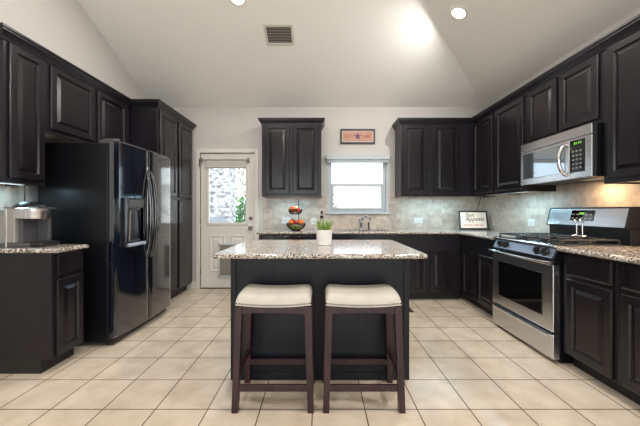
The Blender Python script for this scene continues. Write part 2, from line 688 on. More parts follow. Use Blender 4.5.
# door_1: half-lite door with casing
b = MB()
CW = 0.06
for q in ((DX0 - CW, DX0, 0, DZ1 + CW), (DX1, DX1 + CW, 0, DZ1 + CW), (DX0, DX1, DZ1, DZ1 + CW)):
    b.box(q[0], q[1], YB - 0.018, YB, q[2], q[3], 0.004)
for q in ((DX0 - CW * 0.35, DX0, 0, DZ1 + CW * 0.35), (DX1, DX1 + CW * 0.35, 0, DZ1 + CW * 0.35), (DX0, DX1, DZ1, DZ1 + CW * 0.35)):
    b.box(q[0], q[1], YB - 0.010, YB + 0.02, q[2], q[3])
struct(b.build('trim_1', 'trim_white'), 'white door casing')

LX0, LX1, LZ0, LZ1 = -1.682, -1.107, 0.975, 1.815
b = MB()
yd0, yd1 = YB + 0.012, YB + 0.056
g = 0.004
b.box(DX0 + g, LX0, yd0, yd1, 0.012, DZ1 - g)
b.box(LX1, DX1 - g, yd0, yd1, 0.012, DZ1 - g)
b.box(LX0, LX1, yd0, yd1, 0.012, LZ0)
b.box(LX0, LX1, yd0, yd1, LZ1, DZ1 - g)
for (a0, a1) in ((-1.66, -1.43), (-1.34, -1.12)):
    b.panel(a0, a1, 0.25, 0.80, yd0, [(0, 0), (0.0, 0.008), (0.018, 0.010), (0.028, 0.002), (0.05, 0.002), (0.075, 0.008)])
door = struct(b.build('door_1', 'trim_white'), 'white half-glass back door with two lower panels')
b = MB()
for q in ((LX0 - 0.022, LX0 + 0.012, LZ0 - 0.022, LZ1 + 0.022), (LX1 - 0.012, LX1 + 0.022, LZ0 - 0.022, LZ1 + 0.022),
          (LX0, LX1, LZ0 - 0.022, LZ0 + 0.012), (LX0, LX1, LZ1 - 0.012, LZ1 + 0.022)):
    b.box(q[0], q[1], yd0 - 0.012, yd0, q[2], q[3], 0.004)
b.build('lite_frame', 'trim_white', door)
b = MB()
b.box(LX0, LX1, yd0 + 0.02, yd0 + 0.024, LZ0, LZ1)
b.build('pane', 'pane_glass', door)
b = MB()
b.lathe([(0.028, 0), (0.028, -0.008), (0.012, -0.010), (0.012, -0.035), (0.026, -0.045), (0.03, -0.058), (0.024, -0.07), (0, -0.074)], (-1.04, yd0, 0.905), 18, 'Y')
b.build('door_knob', 'nickel', door, 40)
b = MB()
b.lathe([(0.026, 0), (0.026, -0.012), (0.02, -0.018), (0, -0.019)], (-1.04, yd0, 1.055), 18, 'Y')
b.box(-1.046, -1.034, yd0 - 0.036, yd0 - 0.018, 1.038, 1.072, 0.003)
b.build('deadbolt', 'nickel', door, 40)
for z in (0.25, 1.02, 1.83):
    b = MB()
    b.cyl((DX0 + 0.004, yd0 - 0.012, z - 0.045), (DX0 + 0.004, yd0 - 0.012, z + 0.045), 0.007, 8)
    b.build('hinge', 'nickel', door)
b = MB()
b.box(DX0, DX1, YB - 0.02, YB + T, 0, 0.012, 0.003)
b.build('threshold', 'nickel', door)
b = MB()
PX0, PX1, PZ0, PZ1 = -1.53, -1.21, 0.165, 0.675
for q in ((PX0, PX0 + 0.025, PZ0, PZ1), (PX1 - 0.025, PX1, PZ0, PZ1), (PX0, PX1, PZ1 - 0.025, PZ1), (PX0, PX1, PZ0, PZ0 + 0.028)):
    b.box(q[0], q[1], yd0 - 0.024, yd0 - 0.006, q[2], q[3], 0.003)
pd = b.build('pet_door', 'vinyl_white', door)
b = MB()
b.box(PX0 + 0.02, PX1 - 0.02, yd0 - 0.018, yd0 - 0.011, PZ0 + 0.025, PZ1 - 0.02)
b.build('flap', 'pet_flap', pd)

# ------------------------------------------------------------------ cabinets
DOOR_RINGS = [(0, 0), (0, 0.014), (0.006, 0.020), (0.050, 0.020), (0.057, 0.008), (0.065, 0.008), (0.090, 0.018)]
DRAWER_RINGS = [(0, 0), (0, 0.013), (0.012, 0.020)]
CROWN = [(0.0, 2.368), (0.010, 2.368), (0.013, 2.382), (0.030, 2.408), (0.040, 2.420), (0.040, 2.430), (0.048, 2.436), (0.048, 2.452), (-0.01, 2.452)]


def cab_body(b, w, d, z0, z1, toe=0.0, toe_in=0.075):
    if toe:
        b.box(0, w, -d, 0, toe, z1, 0.0015)
    else:
        L = 0.015
        b.box(0, w, -d, 0, z0 + L, z1)
        b.box(0, w, -d, -d + 0.019, z0, z0 + L)
        b.box(0, 0.016, -d + 0.019, 0, z0, z0 + L)
        b.box(w - 0.016, w, -d + 0.019, 0, z0, z0 + L)


def cabinet(name, label, cat, wall, at, w, d, z0, z1, doors, drawers=(), toe=0.0, crown=None, group=None, two_panel=False, body_mat='espresso_flat'):
    """wall cabinet or base unit; at = place along its wall of local x = 0"""
    if wall == 'back':
        loc, rz = (at, YB - 0.002, z0), 0.0
    elif wall == 'right':
        loc, rz = (XR - 0.002, at, z0), -PI / 2
    else:
        loc, rz = (XL + 0.002, at, z0), PI / 2
    t = thing(name, label, cat, loc, rz, group)
    off = (0, 0, z0)
    b = MB()
    cab_body(b, w, d, z0, z1, toe)
    b.build('cabinet_body', body_mat, t, off=off)
    if not toe:
        b = MB()
        b.box(0.0165, w - 0.0165, -d + 0.0195, -0.001, z0 + 0.012, z0 + 0.0149)
        b.build('bottom_panel', 'cabinet_underside', t, off=off)
    if toe:
        b = MB()
        b.box(0.0, w, -d + 0.075, -0.02, 0, toe)
        b.build('toe_kick', 'toe_black', t, off=off)
    for (x0, x1, za, zb) in doors:
        b = MB()
        b.panel(x0, x1, za, zb, -d, DOOR_RINGS)
        b.build('door', 'espresso_wood', t, off=off)
    for (x0, x1, za, zb) in drawers:
        b = MB()
        b.panel(x0, x1, za, zb, -d, DRAWER_RINGS)
        b.build('drawer_front', 'espresso_wood', t, off=off)
    if crown:
        b = MB()
        b.sweep(crown, CROWN)
        b.build('crown_molding', 'espresso_flat', t, off=off)
    return t


UD = 0.311                    # wall cabinet depth
UZ0, UZ1 = 1.365, 2.44
BD = 0.610                    # base cabinet depth
BZ1 = 0.858
dz = (1.398, 2.362)
gw = 'dark espresso wall cabinets'
gb = 'dark espresso base cabinets'

# --- back wall, wall cabinets
cabinet('wall_cabinet', 'two-door espresso wall cabinet between back door and window, above fruit stand', 'cabinet', 'back', -0.812, 0.832, UD, UZ0, UZ1,
        [(0.05, 0.385, *dz), (0.435, 0.787, *dz)], crown=[(0, 0), (0, -UD), (0.832, -UD), (0.832, 0)], group=gw)
cabinet('wall_cabinet', 'two-door espresso wall cabinet right of the sink window', 'cabinet', 'back', 1.127, XR - 0.004 - 1.127, UD, UZ0, UZ1,
        [(0.03, 0.37, *dz), (0.46, 0.815, *dz)], crown=[(0, 0), (0, -UD), (1.01 + 0.0, -UD)], group=gw)
# --- right wall, wall cabinets (x runs towards the camera)
YU = YB - UD - 0.004          # front of the back run
cabinet('wall_cabinet', 'narrow single-door espresso wall cabinet nearest the back corner on right wall', 'cabinet', 'right', YU, YU - 3.655, UD, UZ0, UZ1,
        [(0.04, YU - 3.69, *dz)], crown=[(0, -UD), (YU - 3.655, -UD)], group=gw)
cabinet('wall_cabinet', 'single-door espresso wall cabinet just beyond the microwave', 'cabinet', 'right', 3.653, 3.653 - 3.090, UD, UZ0, UZ1,
        [(0.035, 0.53, *dz)], crown=[(0, -UD), (0.563, -UD)], group=gw)
cabinet('wall_cabinet', 'short two-door espresso wall cabinet directly above the microwave', 'cabinet', 'right', 3.088, 3.088 - 2.252, UD, 1.835, UZ1,
        [(0.035, 0.40, 1.868, 2.362), (0.435, 0.805, 1.868, 2.362)], crown=[(0, -UD), (0.836, -UD)], group=gw)
cabinet('wall_cabinet', 'large espresso wall cabinet at right edge of photo above the near countertop', 'cabinet', 'right', 2.250, 0.95, UD, UZ0, UZ1,
        [(0.04, 0.47, *dz), (0.50, 0.92, *dz)], crown=[(0, -UD), (0.95, -UD), (0.95, 0)], group=gw)
# --- left wall, wall cabinets (x runs away from the camera)
cabinet('wall_cabinet', 'narrow espresso wall cabinet above the coffee maker', 'cabinet', 'left', 2.092, 0.318, UD, UZ0, UZ1,
        [(0.03, 0.300, *dz)], crown=[(0, 0), (0, -UD), (0.318, -UD)], group=gw)
cabinet('wall_cabinet', 'short two-door espresso wall cabinet above the refrigerator', 'cabinet', 'left', 2.412, 1.055, UD, 1.80, UZ1,
        [(0.035, 0.51, 1.835, 2.362), (0.555, 1.00, 1.835, 2.362)], crown=[(0, -UD), (1.055, -UD)], group=gw)
PD = 0.63
cabinet('pantry_cabinet', 'tall four-door espresso pantry cabinet between refrigerator and back door', 'cabinet', 'left', 3.485, 0.945, PD, 0.0, UZ1,
        [(0.045, 0.455, 1.345, 2.362), (0.51, 0.92, 1.345, 2.362)], toe=0.10,
        crown=[(0, -UD - 0.04), (0, -PD), (0.945, -PD), (0.945, 0)])
pantry = [o for o in bpy.data.objects if o.name == 'pantry_cabinet'][0]
for (x0, x1) in ((0.045, 0.455), (0.51, 0.92)):
    b = MB()
    b.panel(x0, x1, 0.13, 1.31, -PD, [(0, 0), (0, 0.015), (0.005, 0.020), (0.050, 0.020)])
    for za, zb in ((0.18, 0.70), (0.755, 1.26)):
        b.panel(x0 + 0.05, x1 - 0.05, za, zb, -PD - 0.0195, [(0, 0), (0.004, -0.0), (0.010, -0.008), (0.016, -0.008), (0.036, -0.001)])
    b.build('door', 'espresso_wood', pantry)

# --- base cabinets
dzb, dzd = (0.110, 0.665), (0.692, 0.846)
cabinet('base_cabinet', 'narrow espresso base cabinet under the coffee maker', 'cabinet', 'left', 2.135, 0.285, BD, 0, BZ1,
        [(0.03, 0.27, *dzb)], [(0.03, 0.27, *dzd)], toe=0.10, group=gb)
cabinet('base_cabinet', 'espresso base cabinet on back wall under the fruit stand', 'cabinet', 'back', -0.79, 0.865, BD, 0, BZ1,
        [(0.03, 0.42, *dzb), (0.445, 0.835, *dzb)], [(0.03, 0.42, *dzd), (0.445, 0.835, *dzd)], toe=0.10, group=gb)
cabinet('sink_cabinet', 'espresso sink base cabinet below the window behind the island', 'cabinet', 'back', 0.077, 0.973, BD, 0, 0.66,
        [(0.03, 0.475, 0.11, 0.64), (0.498, 0.943, 0.11, 0.64)], toe=0.10, group=gb)
sinkc = [o for o in bpy.data.objects if o.name == 'sink_cabinet'][0]
b = MB()
b.box(0, 0.973, -BD, -BD + 0.02, 0.66, BZ1)
b.box(0, 0.02, -BD + 0.02, 0, 0.66, BZ1)
b.box(0.953, 0.973, -BD + 0.02, 0, 0.66, BZ1)
b.build('false_front', 'espresso_flat', sinkc)
cabinet('base_cabinet', 'two-door espresso base cabinet on back wall visible right of the island', 'cabinet', 'back', 1.052, XR - 0.61 - 1.054 - 0.0, BD, 0, BZ1,
        [(0.095, 0.325, *dzb), (0.37, 0.655, *dzb)], [], toe=0.10, group=gb)
YBF = YB - 0.002 - BD         # front of the back base run
cabinet('base_cabinet', 'two-door espresso base cabinet between the back corner and the range', 'cabinet', 'right', YBF - 0.002, YBF - 3.078, BD, 0, BZ1,
        [(0.045, 0.375, *dzb), (0.41, 0.755, *dzb)], [], toe=0.10, group=gb)
cabinet('base_cabinet', 'espresso base cabinet with drawer directly right of the range', 'cabinet', 'right', 2.258, 0.408, BD, 0, BZ1,
        [(0.045, 0.392, *dzb)], [(0.045, 0.392, *dzd)], toe=0.10, group=gb)
cabinet('base_cabinet', 'espresso base cabinet cut by the right edge of the photo, nearest the camera', 'cabinet', 'right', 1.848, 0.85, BD, 0, BZ1,
        [(0.035, 0.41, *dzb), (0.44, 0.815, *dzb)], [(0.035, 0.41, *dzd), (0.44, 0.815, *dzd)], toe=0.10, group=gb)

# --- worktops
CT = 0.034
NOSE = [(0, ZC), (0.010, ZC - 0.001), (0.017, ZC - 0.006), (0.020, ZC - 0.015), (0.020, ZC - CT + 0.010), (0.016, ZC - CT + 0.003), (0.008, ZC - CT), (0, ZC - CT)]
# L-shaped top along back wall and corner, with the sink cut-out
SX0, SX1, SY0, SY1 = 0.22, 0.92, 3.93, 4.28
yf, yw, xr = 3.85 + 0.012, YB - ST - 0.001, XR - ST - 0.001
xf = 1.79 + 0.012
b = MB()
z0, z1 = ZC - CT, ZC
b.box(-0.80, SX0, yf, yw, z0, z1)
b.box(SX0, SX1, yf, SY0, z0, z1)
b.box(SX0, SX1, SY1, yw, z0, z1)
b.box(SX1, xr, yf, yw, z0, z1)
b.box(xf, xr, 3.078, yf, z0, z1)
b.sweep([(-0.80, yw), (-0.80, yf), (xf, yf), (xf, 3.078)], NOSE)
tag(b.build('countertop', 'granite', smooth=40), 'L-shaped speckled granite worktop along the back wall to the range', 'countertop', 'granite worktops')
b = MB()
b.box(xf, xr, 1.0, 2.258, z0, z1)
b.sweep([(xf, 2.258), (xf, 1.0)], NOSE)
tag(b.build('countertop', 'granite', smooth=40), 'granite worktop right of the range at the right edge', 'countertop', 'granite worktops')
b = MB()
xlf = -1.893
b.box(XL + ST + 0.001, xlf, 2.14, 2.405, z0, z1)
b.sweep([(XL + ST + 0.001, 2.14), (xlf, 2.14), (xlf, 2.405), (XL + ST + 0.001, 2.405)], NOSE)
tag(b.build('countertop', 'granite', smooth=40), 'small granite worktop under the coffee maker', 'countertop', 'granite worktops')

# --- sink and faucet
t = thing('sink', 'steel undermount sink below the window', 'sink', (0.57, 4.105, ZC - CT))
b = MB()
q = 0.004
bz = -0.19
W2, D2 = 0.35 - 0.002, 0.175 - 0.002
for s in ((-W2, -W2 + q, -D2, D2), (W2 - q, W2, -D2, D2), (-W2, W2, -D2, -D2 + q), (-W2, W2, D2 - q, D2)):
    b.box(s[0], s[1], s[2], s[3], bz, 0.0)
b.box(-W2, W2, -D2, D2, bz - q, bz)
b.build('basin', 'steel', t)
b = MB()
b.lathe([(0.045, bz), (0.045, bz + 0.004), (0.02, bz + 0.002), (0, bz + 0.002)], (0, 0, 0), 20)
b.build('drain', 'chrome', t)
t = thing('faucet', 'chrome single-lever kitchen faucet under the window', 'faucet', (0.60, 4.37, ZC))
b = MB()
b.lathe([(0.030, 0), (0.030, 0.008), (0.022, 0.014), (0.020, 0.09), (0.022, 0.095), (0.018, 0.105), (0, 0.108)], (0, 0, 0), 20)
b.build('base', 'chrome', t, 40)
b = MB()
pts = []
for k in range(13):
    a = PI * k / 12 * 0.95
    pts.append((0.015 + 0.055 - 0.055 * math.cos(a), -0.05 * math.sin(a / 2) ** 2 * 1.5, 0.125 + 0.062 * math.sin(a)))
b.tube([(0, 0, 0.06), (0.008, 0, 0.10)] + pts + [(0.122, -0.075, 0.13)], 0.0125, 12)
b.build('spout', 'chrome', t, 60)
b = MB()
b.tube([(0, 0, 0.09), (-0.016, -0.01, 0.115), (-0.030, -0.014, 0.155), (-0.032, -0.012, 0.19)], 0.012, 10, r_end=0.007)
b.build('lever', 'chrome', t, 60)
b = MB()
b.lathe([(0.016, 0), (0.016, 0.01), (0.011, 0.02), (0.011, 0.075), (0.015, 0.085), (0.013, 0.10), (0, 0.105)], (0.115, 0.01, 0), 14)
b.build('sprayer', 'black_plastic', t, 40)

# ------------------------------------------------------------------ refrigerator
FY0, FW = 2.555, 0.922
t = thing('refrigerator', 'black side-by-side refrigerator with water dispenser beside the pantry', 'refrigerator', (XL + 0.115, FY0, 0), PI / 2)
b = MB()
b.box(0, FW, -0.605, 0, 0.035, 1.745, 0.006, 2)
b.build('refrigerator_body', 'black_satin', t)


def bulge(x, y0, depth, xa, xb):
    u = (x - xa) / (xb - xa) * 2 - 1
    return y0 - depth * (1 - abs(u) ** 2.0)


def curved_door(parent, name, x0, x1, z0, z1, xa, xb, hole=None):
    """door slab whose front bulges across the pair; hole = (x0,x1,z0,z1) recess"""
    yb, yfr, dep = -0.612, -0.655, 0.046
    xs_ = [x0 + (x1 - x0) * k / 16 for k in range(17)]
    zs_ = [z0, z0 + 0.012, z1 - 0.012, z1]
    if hole:
        xs_ = sorted(set([x for x in xs_ if not any(abs(x - h) < 0.008 for h in hole[:2])] + list(hole[:2])))
        zs_ = sorted(zs_ + list(hole[2:]))
    b = MB()

    def fy(x, z):
        y = bulge(x, yfr, dep, xa, xb)
        e = min(x - x0, x1 - x)
        if e < 0.001:
            y += 0.008
        if z <= z0 + 1e-6 or z >= z1 - 1e-6:
            y += 0.010
        return y
    G = [[b.bm.verts.new((x, fy(x, z), z)) for z in zs_] for x in xs_]
    nx, nz_ = len(xs_), len(zs_)
    inside = lambda x, z: hole and hole[0] < x < hole[1] and hole[2] < z < hole[3]
    for i in range(nx - 1):
        for j in range(nz_ - 1):
            if inside((xs_[i] + xs_[i + 1]) / 2, (zs_[j] + zs_[j + 1]) / 2):
                continue
            b.bm.faces.new((G[i][j], G[i + 1][j], G[i + 1][j + 1], G[i][j + 1]))
    # sides and back
    Bk = {}

    def back(i, j):
        if (i, j) not in Bk:
            Bk[(i, j)] = b.bm.verts.new((xs_[i], yb, zs_[j]))
        return Bk[(i, j)]
    for i in range(nx - 1):
        for j in (0, nz_ - 1):
            b.bm.faces.new((G[i][j], G[i + 1][j], back(i + 1, j), back(i, j)))
    for j in range(nz_ - 1):
        for i in (0, nx - 1):
            b.bm.faces.new((G[i][j], G[i][j + 1], back(i, j + 1), back(i, j)))
    for i in range(nx - 1):
        if i == 0 or i == nx - 2 or True:
            b.bm.faces.new([back(i, 0), back(i + 1, 0), back(i + 1, nz_ - 1), back(i, nz_ - 1)])
    if hole:
        hi = [k for k, x in enumerate(xs_) if hole[0] - 1e-6 <= x <= hole[1] + 1e-6]
        hj = [k for k, z in enumerate(zs_) if hole[2] - 1e-6 <= z <= hole[3] + 1e-6]
        yi = yb - 0.006
        for i0, i1 in zip(hi, hi[1:]):
            for j in (hj[0], hj[-1]):
                b.bm.faces.new((G[i0][j], G[i1][j], b.bm.verts.new((xs_[i1], yi, zs_[j])), b.bm.verts.new((xs_[i0], yi, zs_[j]))))
        for j0, j1 in zip(hj, hj[1:]):
            for i in (hi[0], hi[-1]):
                b.bm.faces.new((G[i][j0], G[i][j1], b.bm.verts.new((xs_[i], yi, zs_[j1])), b.bm.verts.new((xs_[i], yi, zs_[j0]))))
        b.poly([(hole[0], yi, hole[2]), (hole[1], yi, hole[2]), (hole[1], yi, hole[3]), (hole[0], yi, hole[3])])
    return b.build(name, 'black_gloss', parent, 28)


XS = 0.448
hole = (0.115, 0.345, 0.875, 1.19)
fd = curved_door(t, 'freezer_door', 0.003, XS - 0.004, 0.07, 1.775, -0.02, FW + 0.25, hole)
rd = curved_door(t, 'fresh_food_door', XS + 0.004, FW - 0.003, 0.07, 1.775, -0.02, FW + 0.25)


def bow(x, z0_, z1_, yb_, lift, sgn):
    pts_ = []
    for k in range(17):
        u = k / 16.0
        s = math.sin(PI * u)
        pts_.append((x + sgn * 0.012 * (1 - s), yb_ - lift * s ** 0.6, z0_ + (z1_ - z0_) * u))
    return pts_


for par, x, sg in ((fd, XS - 0.040, 1), (rd, XS + 0.045, -1)):
    b = MB()
    b.tube(bow(x, 0.70, 1.56, -0.685, 0.055, sg * 0.5), 0.017, 10)
    b.build('door_handle', 'black_gloss', par, 50)
# dispenser
b = MB()
ys = -0.697
for s in ((hole[0] - 0.022, hole[0], hole[2] - 0.03, hole[3] + 0.09), (hole[1], hole[1] + 0.022, hole[2] - 0.03, hole[3] + 0.09),
          (hole[0], hole[1], hole[2] - 0.03, hole[2]), (hole[0], hole[1], hole[3], hole[3] + 0.09)):
    b.box(s[0], s[1], ys - 0.008, ys + 0.022, s[2], s[3], 0.003)
dp = b.build('water_dispenser', 'black_gloss', fd)
b = MB()
b.box(hole[0] + 0.01, hole[1] - 0.01, ys - 0.012, ys - 0.0075, hole[3] + 0.015, hole[3] + 0.075, 0.001)
b.build('control_panel', 'grey_plastic', dp)
b = MB()
b.box(hole[0] - 0.012, hole[1] + 0.012, ys - 0.03, ys + 0.05, hole[2] - 0.034, hole[2] - 0.004, 0.008, 2)
b.build('drip_tray', 'frost_smear', dp)
b = MB()
b.cyl((0.20, ys + 0.04, 0.885), (0.20, ys + 0.03, 1.17), 0.008, 10)
b.build('paddle', 'coffee_silver', dp)
b = MB()
b.box(0.02, FW - 0.02, -0.64, -0.60, 0.018, 0.066, 0.004)
for k in range(12):
    b.box(0.05 + 0.07 * k, 0.10 + 0.07 * k, -0.645, -0.639, 0.028, 0.056)
b.build('base_grille', 'black_plastic', t)
for x in (0.05, FW - 0.05):
    b = MB()
    b.lathe([(0.0, -0.018), (0.024, -0.018), (0.026, 0.0), (0.024, 0.018), (0, 0.018)], (x, -0.58, 0.026), 16, 'X')
    b.build('roller_foot', 'black_plastic', t)
for x in (0.035, FW - 0.075):
    b = MB()
    b.box(x, x + 0.045, -0.66, -0.53, 1.775, 1.792, 0.006)
    b.box(x + 0.004, x + 0.041, -0.60, -0.50, 1.742, 1.78, 0.004)
    b.build('hinge_cover', 'grey_plastic', t)

# ------------------------------------------------------------------ coffee maker
t = thing('coffee_maker', 'silver and black single-serve coffee maker on the left countertop', 'coffee maker', (-2.36, 2.28, ZC), 0)
t.scale = (1, 1, 1.08)
b = MB()
b.box(0.0, 0.225, -0.085, 0.095, 0, 0.03, 0.008, 2)
b.build('base', 'grey_plastic', t)
b = MB()
b.box(0.062, 0.118, -0.085, 0.095, 0.03, 0.262, 0.006, 2)
b.build('rear_column', 'coffee_silver', t)
b = MB()
b.box(0.118, 0.150, -0.055, 0.065, 0.03, 0.20)
b.box(0.118, 0.235, 0.060, 0.09, 0.03, 0.20, 0.004)
b.build('cup_recess', 'grey_plastic', t)
b = MB()
b.lathe([(0.078, 0.195), (0.082, 0.205), (0.082, 0.232), (0.084, 0.236), (0.084, 0.264)], (0.195, 0.004, 0), 28)
b.box(0.10, 0.195, -0.080, 0.088, 0.196, 0.264, 0.002)
b.build('brew_head', 'steel', t, 35)
b = MB()
b.hexa([(0.03, -0.088, 0.264), (0.285, -0.084, 0.264), (0.285, 0.09, 0.264), (0.03, 0.098, 0.264)],
       [(0.04, -0.08, 0.276), (0.28, -0.07, 0.276), (0.28, 0.08, 0.276), (0.04, 0.09, 0.276)])
b.build('lid_band', 'steel_bright', t)
b = MB()
b.ball((0.15, 0.005, 0.268), 0.11, 1.1, 0.78, 0.45, 20, 12)
bmesh.ops.bisect_plane(b.bm, geom=b.bm.verts[:] + b.bm.edges[:] + b.bm.faces[:], plane_co=(0, 0, 0.272), plane_no=(0, 0, -1), clear_outer=True)
b.build('lid', 'black_satin', t, 40)
b = MB()
b.box(-0.03, 0.058, -0.08, 0.09, 0.012, 0.262, 0.012, 2)
b.build('water_tank', 'tank_plastic', t)
b = MB()
b.box(0.048, 0.064, -0.09, -0.078, 0.0, 0.266, 0.003)
b.build('trim_strip', 'steel_bright', t)
b = MB()
b.box(0.16, 0.31, -0.078, 0.085, 0.0, 0.034, 0.012, 2)
b.build('drip_tray', 'black_plastic', t)
b = MB()
b.tube([(0.0, 0.095, 0.05), (-0.02, 0.13, 0.12), (-0.035, 0.14, 0.25), (-0.03, 0.14, 0.36), (-0.02, 0.13, 0.44), (0.03, 0.12, 0.465)], 0.005, 8)
b.build('power_cord', 'cord_black', t)

# ------------------------------------------------------------------ gas range
RY, RW = 3.072, 0.808
t = thing('gas_range', 'stainless steel gas range with black cooktop on the right wall', 'stove', (XR - ST - 0.002, RY, 0), -PI / 2)
b = MB()
b.box(0.002, RW - 0.002, -0.615, -0.02, 0.02, 0.895)
b.box(0.02, RW - 0.02, -0.60, -0.04, 0.0, 0.03)
b.build('range_body', 'black_satin', t)
b = MB()
b.box(0.006, RW - 0.006, -0.672, -0.617, 0.03, 0.222, 0.006, 2)
dr = b.build('storage_drawer', 'steel', t)
b = MB()
b.hexa([(0.04, -0.675, 0.185), (RW - 0.04, -0.675, 0.185), (RW - 0.04, -0.668, 0.185), (0.04, -0.668, 0.185)],
       [(0.04, -0.692, 0.212), (RW - 0.04, -0.692, 0.212), (RW - 0.04, -0.668, 0.216), (0.04, -0.668, 0.216)])
b.build('drawer_pull', 'steel_bright', dr)
b = MB()
b.box(0.006, RW - 0.006, -0.672, -0.617, 0.238, 0.752, 0.006, 2)
od = b.build('oven_door', 'steel', t)
b = MB()
b.panel(0.115, RW - 0.115, 0.335, 0.672, -0.6715, [(0, 0), (0, 0.003), (0.004, 0.004), (0.03, 0.004)])
b.build('oven_window', 'black_glass', od)
b = MB()
b.box(0.006, RW - 0.006, -0.668, -0.617, 0.752, 0.79, 0.003)
b.build('vent_strip', 'black_satin', od)
b = MB()
pts = [(0.03 + (RW - 0.06) * k / 12, -0.712 - 0.012 * math.sin(PI * k / 12), 0.768) for k in range(13)]
b.tube([(0.03, -0.672, 0.768)] + pts + [(RW - 0.03, -0.672, 0.768)], 0.013, 10)
b.build('oven_handle', 'steel_bright', od, 50)
# knob panel
b = MB()
b.hexa([(0.0, -0.668, 0.795), (RW, -0.668, 0.795), (RW, -0.60, 0.795), (0, -0.60, 0.795)],
       [(0.0, -0.630, 0.882), (RW, -0.630, 0.882), (RW, -0.58, 0.882), (0, -0.58, 0.882)])
kp = b.build('knob_panel', 'black_satin', t)
b = MB()
b.hexa([(0.02, -0.669, 0.800), (RW - 0.02, -0.669, 0.800), (RW - 0.02, -0.66, 0.800), (0.02, -0.66, 0.800)],
       [(0.02, -0.634, 0.876), (RW - 0.02, -0.634, 0.876), (RW - 0.02, -0.62, 0.876), (0.02, -0.62, 0.876)])
b.build('panel_plate', 'panel_steel', kp)
tilt = Matrix.Rotation(math.radians(-24), 4, 'X')
for x in (0.115, 0.195, 0.615, 0.70):
    b = MB()
    b.lathe([(0.034, 0), (0.034, -0.006), (0.022, -0.010), (0.020, -0.028), (0, -0.030)], (0, 0, 0), 18, 'Y')
    b.box(-0.005, 0.005, -0.040, -0.012, -0.02, 0.02, 0.002)
    b.xform(Matrix.Translation((x, -0.651, 0.838)) @ tilt)
    b.build('knob', 'black_plastic', t, 40)
b = MB()
b.box(0, RW, -0.655, -0.09, 0.882, 0.905, 0.008, 2)
b.box(0.03, RW - 0.03, -0.62, -0.13, 0.903, 0.908)
b.build('cooktop', 'black_gloss', t)
b = MB()
b.box(0.0, RW, -0.662, -0.640, 0.884, 0.900, 0.006, 2)
b.build('front_trim', 'steel_bright', t)
for (x, y) in ((0.20, -0.50), (0.20, -0.24), (0.61, -0.50), (0.61, -0.24)):
    b = MB()
    b.lathe([(0.055, 0), (0.052, 0.010), (0.036, 0.012), (0.036, 0.020), (0, 0.022)], (x, y, 0.907), 20)
    b.build('burner', 'black_iron', t, 40)
for xa, xb in ((0.035, 0.395), (0.413, 0.773)):
    b = MB()
    zt = 0.935
    r = 0.007
    for (p, q) in (((xa, -0.61), (xb, -0.61)), ((xb, -0.61), (xb, -0.14)), ((xb, -0.14), (xa, -0.14)), ((xa, -0.14), (xa, -0.61)), ((xa, -0.375), (xb, -0.375))):
        b.cyl((p[0], p[1], zt), (q[0], q[1], zt), r, 8)
    xm = (xa + xb) / 2
    for yc in (-0.50, -0.24):
        for ang in range(0, 360, 90):
            ca, sa = math.cos(math.radians(ang)), math.sin(math.radians(ang))
            ex = 0.18 if sa == 0 or abs(sa) < 0.5 else 0.11
            b.cyl((xm + ca * 0.035, yc + sa * 0.035, zt + 0.004), (xm + ca * ex, yc + sa * ex * 0.95, zt), r, 8)
    for (x, y) in ((xa, -0.61), (xb, -0.61), (xa, -0.14), (xb, -0.14), (xa, -0.375), (xb, -0.375)):
        b.cyl((x, y, 0.906), (x, y, zt), r, 8)
    b.build('burner_grate', 'black_iron', t)
# backguard
b = MB()
b.box(0.0, RW, -0.085, 0.0, 0.895, 1.035, 0.004)
b.hexa([(0.0, -0.115, 1.022), (RW, -0.115, 1.022), (RW, 0, 1.022), (0, 0, 1.022)],
       [(0.0, -0.075, 1.195), (RW, -0.075, 1.195), (RW, 0, 1.195), (0, 0, 1.195)])
bgd = b.build('backguard', 'black_satin', t)


def slant(x0, x1, za, zb, lift, th):
    fy_ = lambda z: -0.115 + 0.04 * (z - 1.022) / 0.173 - lift
    return ([(x0, fy_(za), za), (x1, fy_(za), za), (x1, fy_(za) + th, za), (x0, fy_(za) + th, za)],
            [(x0, fy_(zb), zb), (x1, fy_(zb), zb), (x1, fy_(zb) + th, zb), (x0, fy_(zb) + th, zb)])


b = MB()
b.hexa(*slant(0.018, RW - 0.018, 1.034, 1.182, 0.004, 0.01))
b.build('steel_panel', 'steel', bgd)
b = MB()
b.hexa(*slant(0.285, 0.515, 1.078, 1.168, 0.008, 0.008))
b.build('clock_panel', 'black_glass', bgd)
b = MB()
b.hexa(*slant(0.37, 0.42, 1.132, 1.150, 0.0095, 0.003))
b.build('clock_display', 'display_green', bgd)
for i in range(5):
    for j in range(2):
        if i == 2 and j == 1:
            continue
        b = MB()
        b.hexa(*slant(0.30 + 0.044 * i, 0.322 + 0.044 * i, 1.092 + 0.035 * j, 1.102 + 0.035 * j, 0.0095, 0.003))
        b.build('button', 'button_grey', bgd)

# slim steel stand with two forked uprights on the cooktop
t = thing('utensil_stand', 'slim steel stand with two forked uprights on the rear of the cooktop', 'stand', (2.20, 2.535, 0.9465), 0)
b = MB()
b.tube([(0.04 * math.cos(a * PI / 8), 0.065 * math.sin(a * PI / 8), 0.006) for a in range(16)], 0.006, 8, closed=True)
b.build('base_ring', 'steel_bright', t, 60)
for y in (-0.028, 0.028):
    b = MB()
    b.cyl((0, y, 0.004), (0, y, 0.115), 0.005, 8)
    for s in (-1, 1):
        b.tube([(0, y, 0.110), (0, y + s * 0.008, 0.125), (0, y + s * 0.026, 0.140)], 0.004, 8)
    b.cyl((-0.04, y, 0.006), (0.04, y, 0.006), 0.004, 8)
    b.build('upright', 'steel_bright', t, 60)

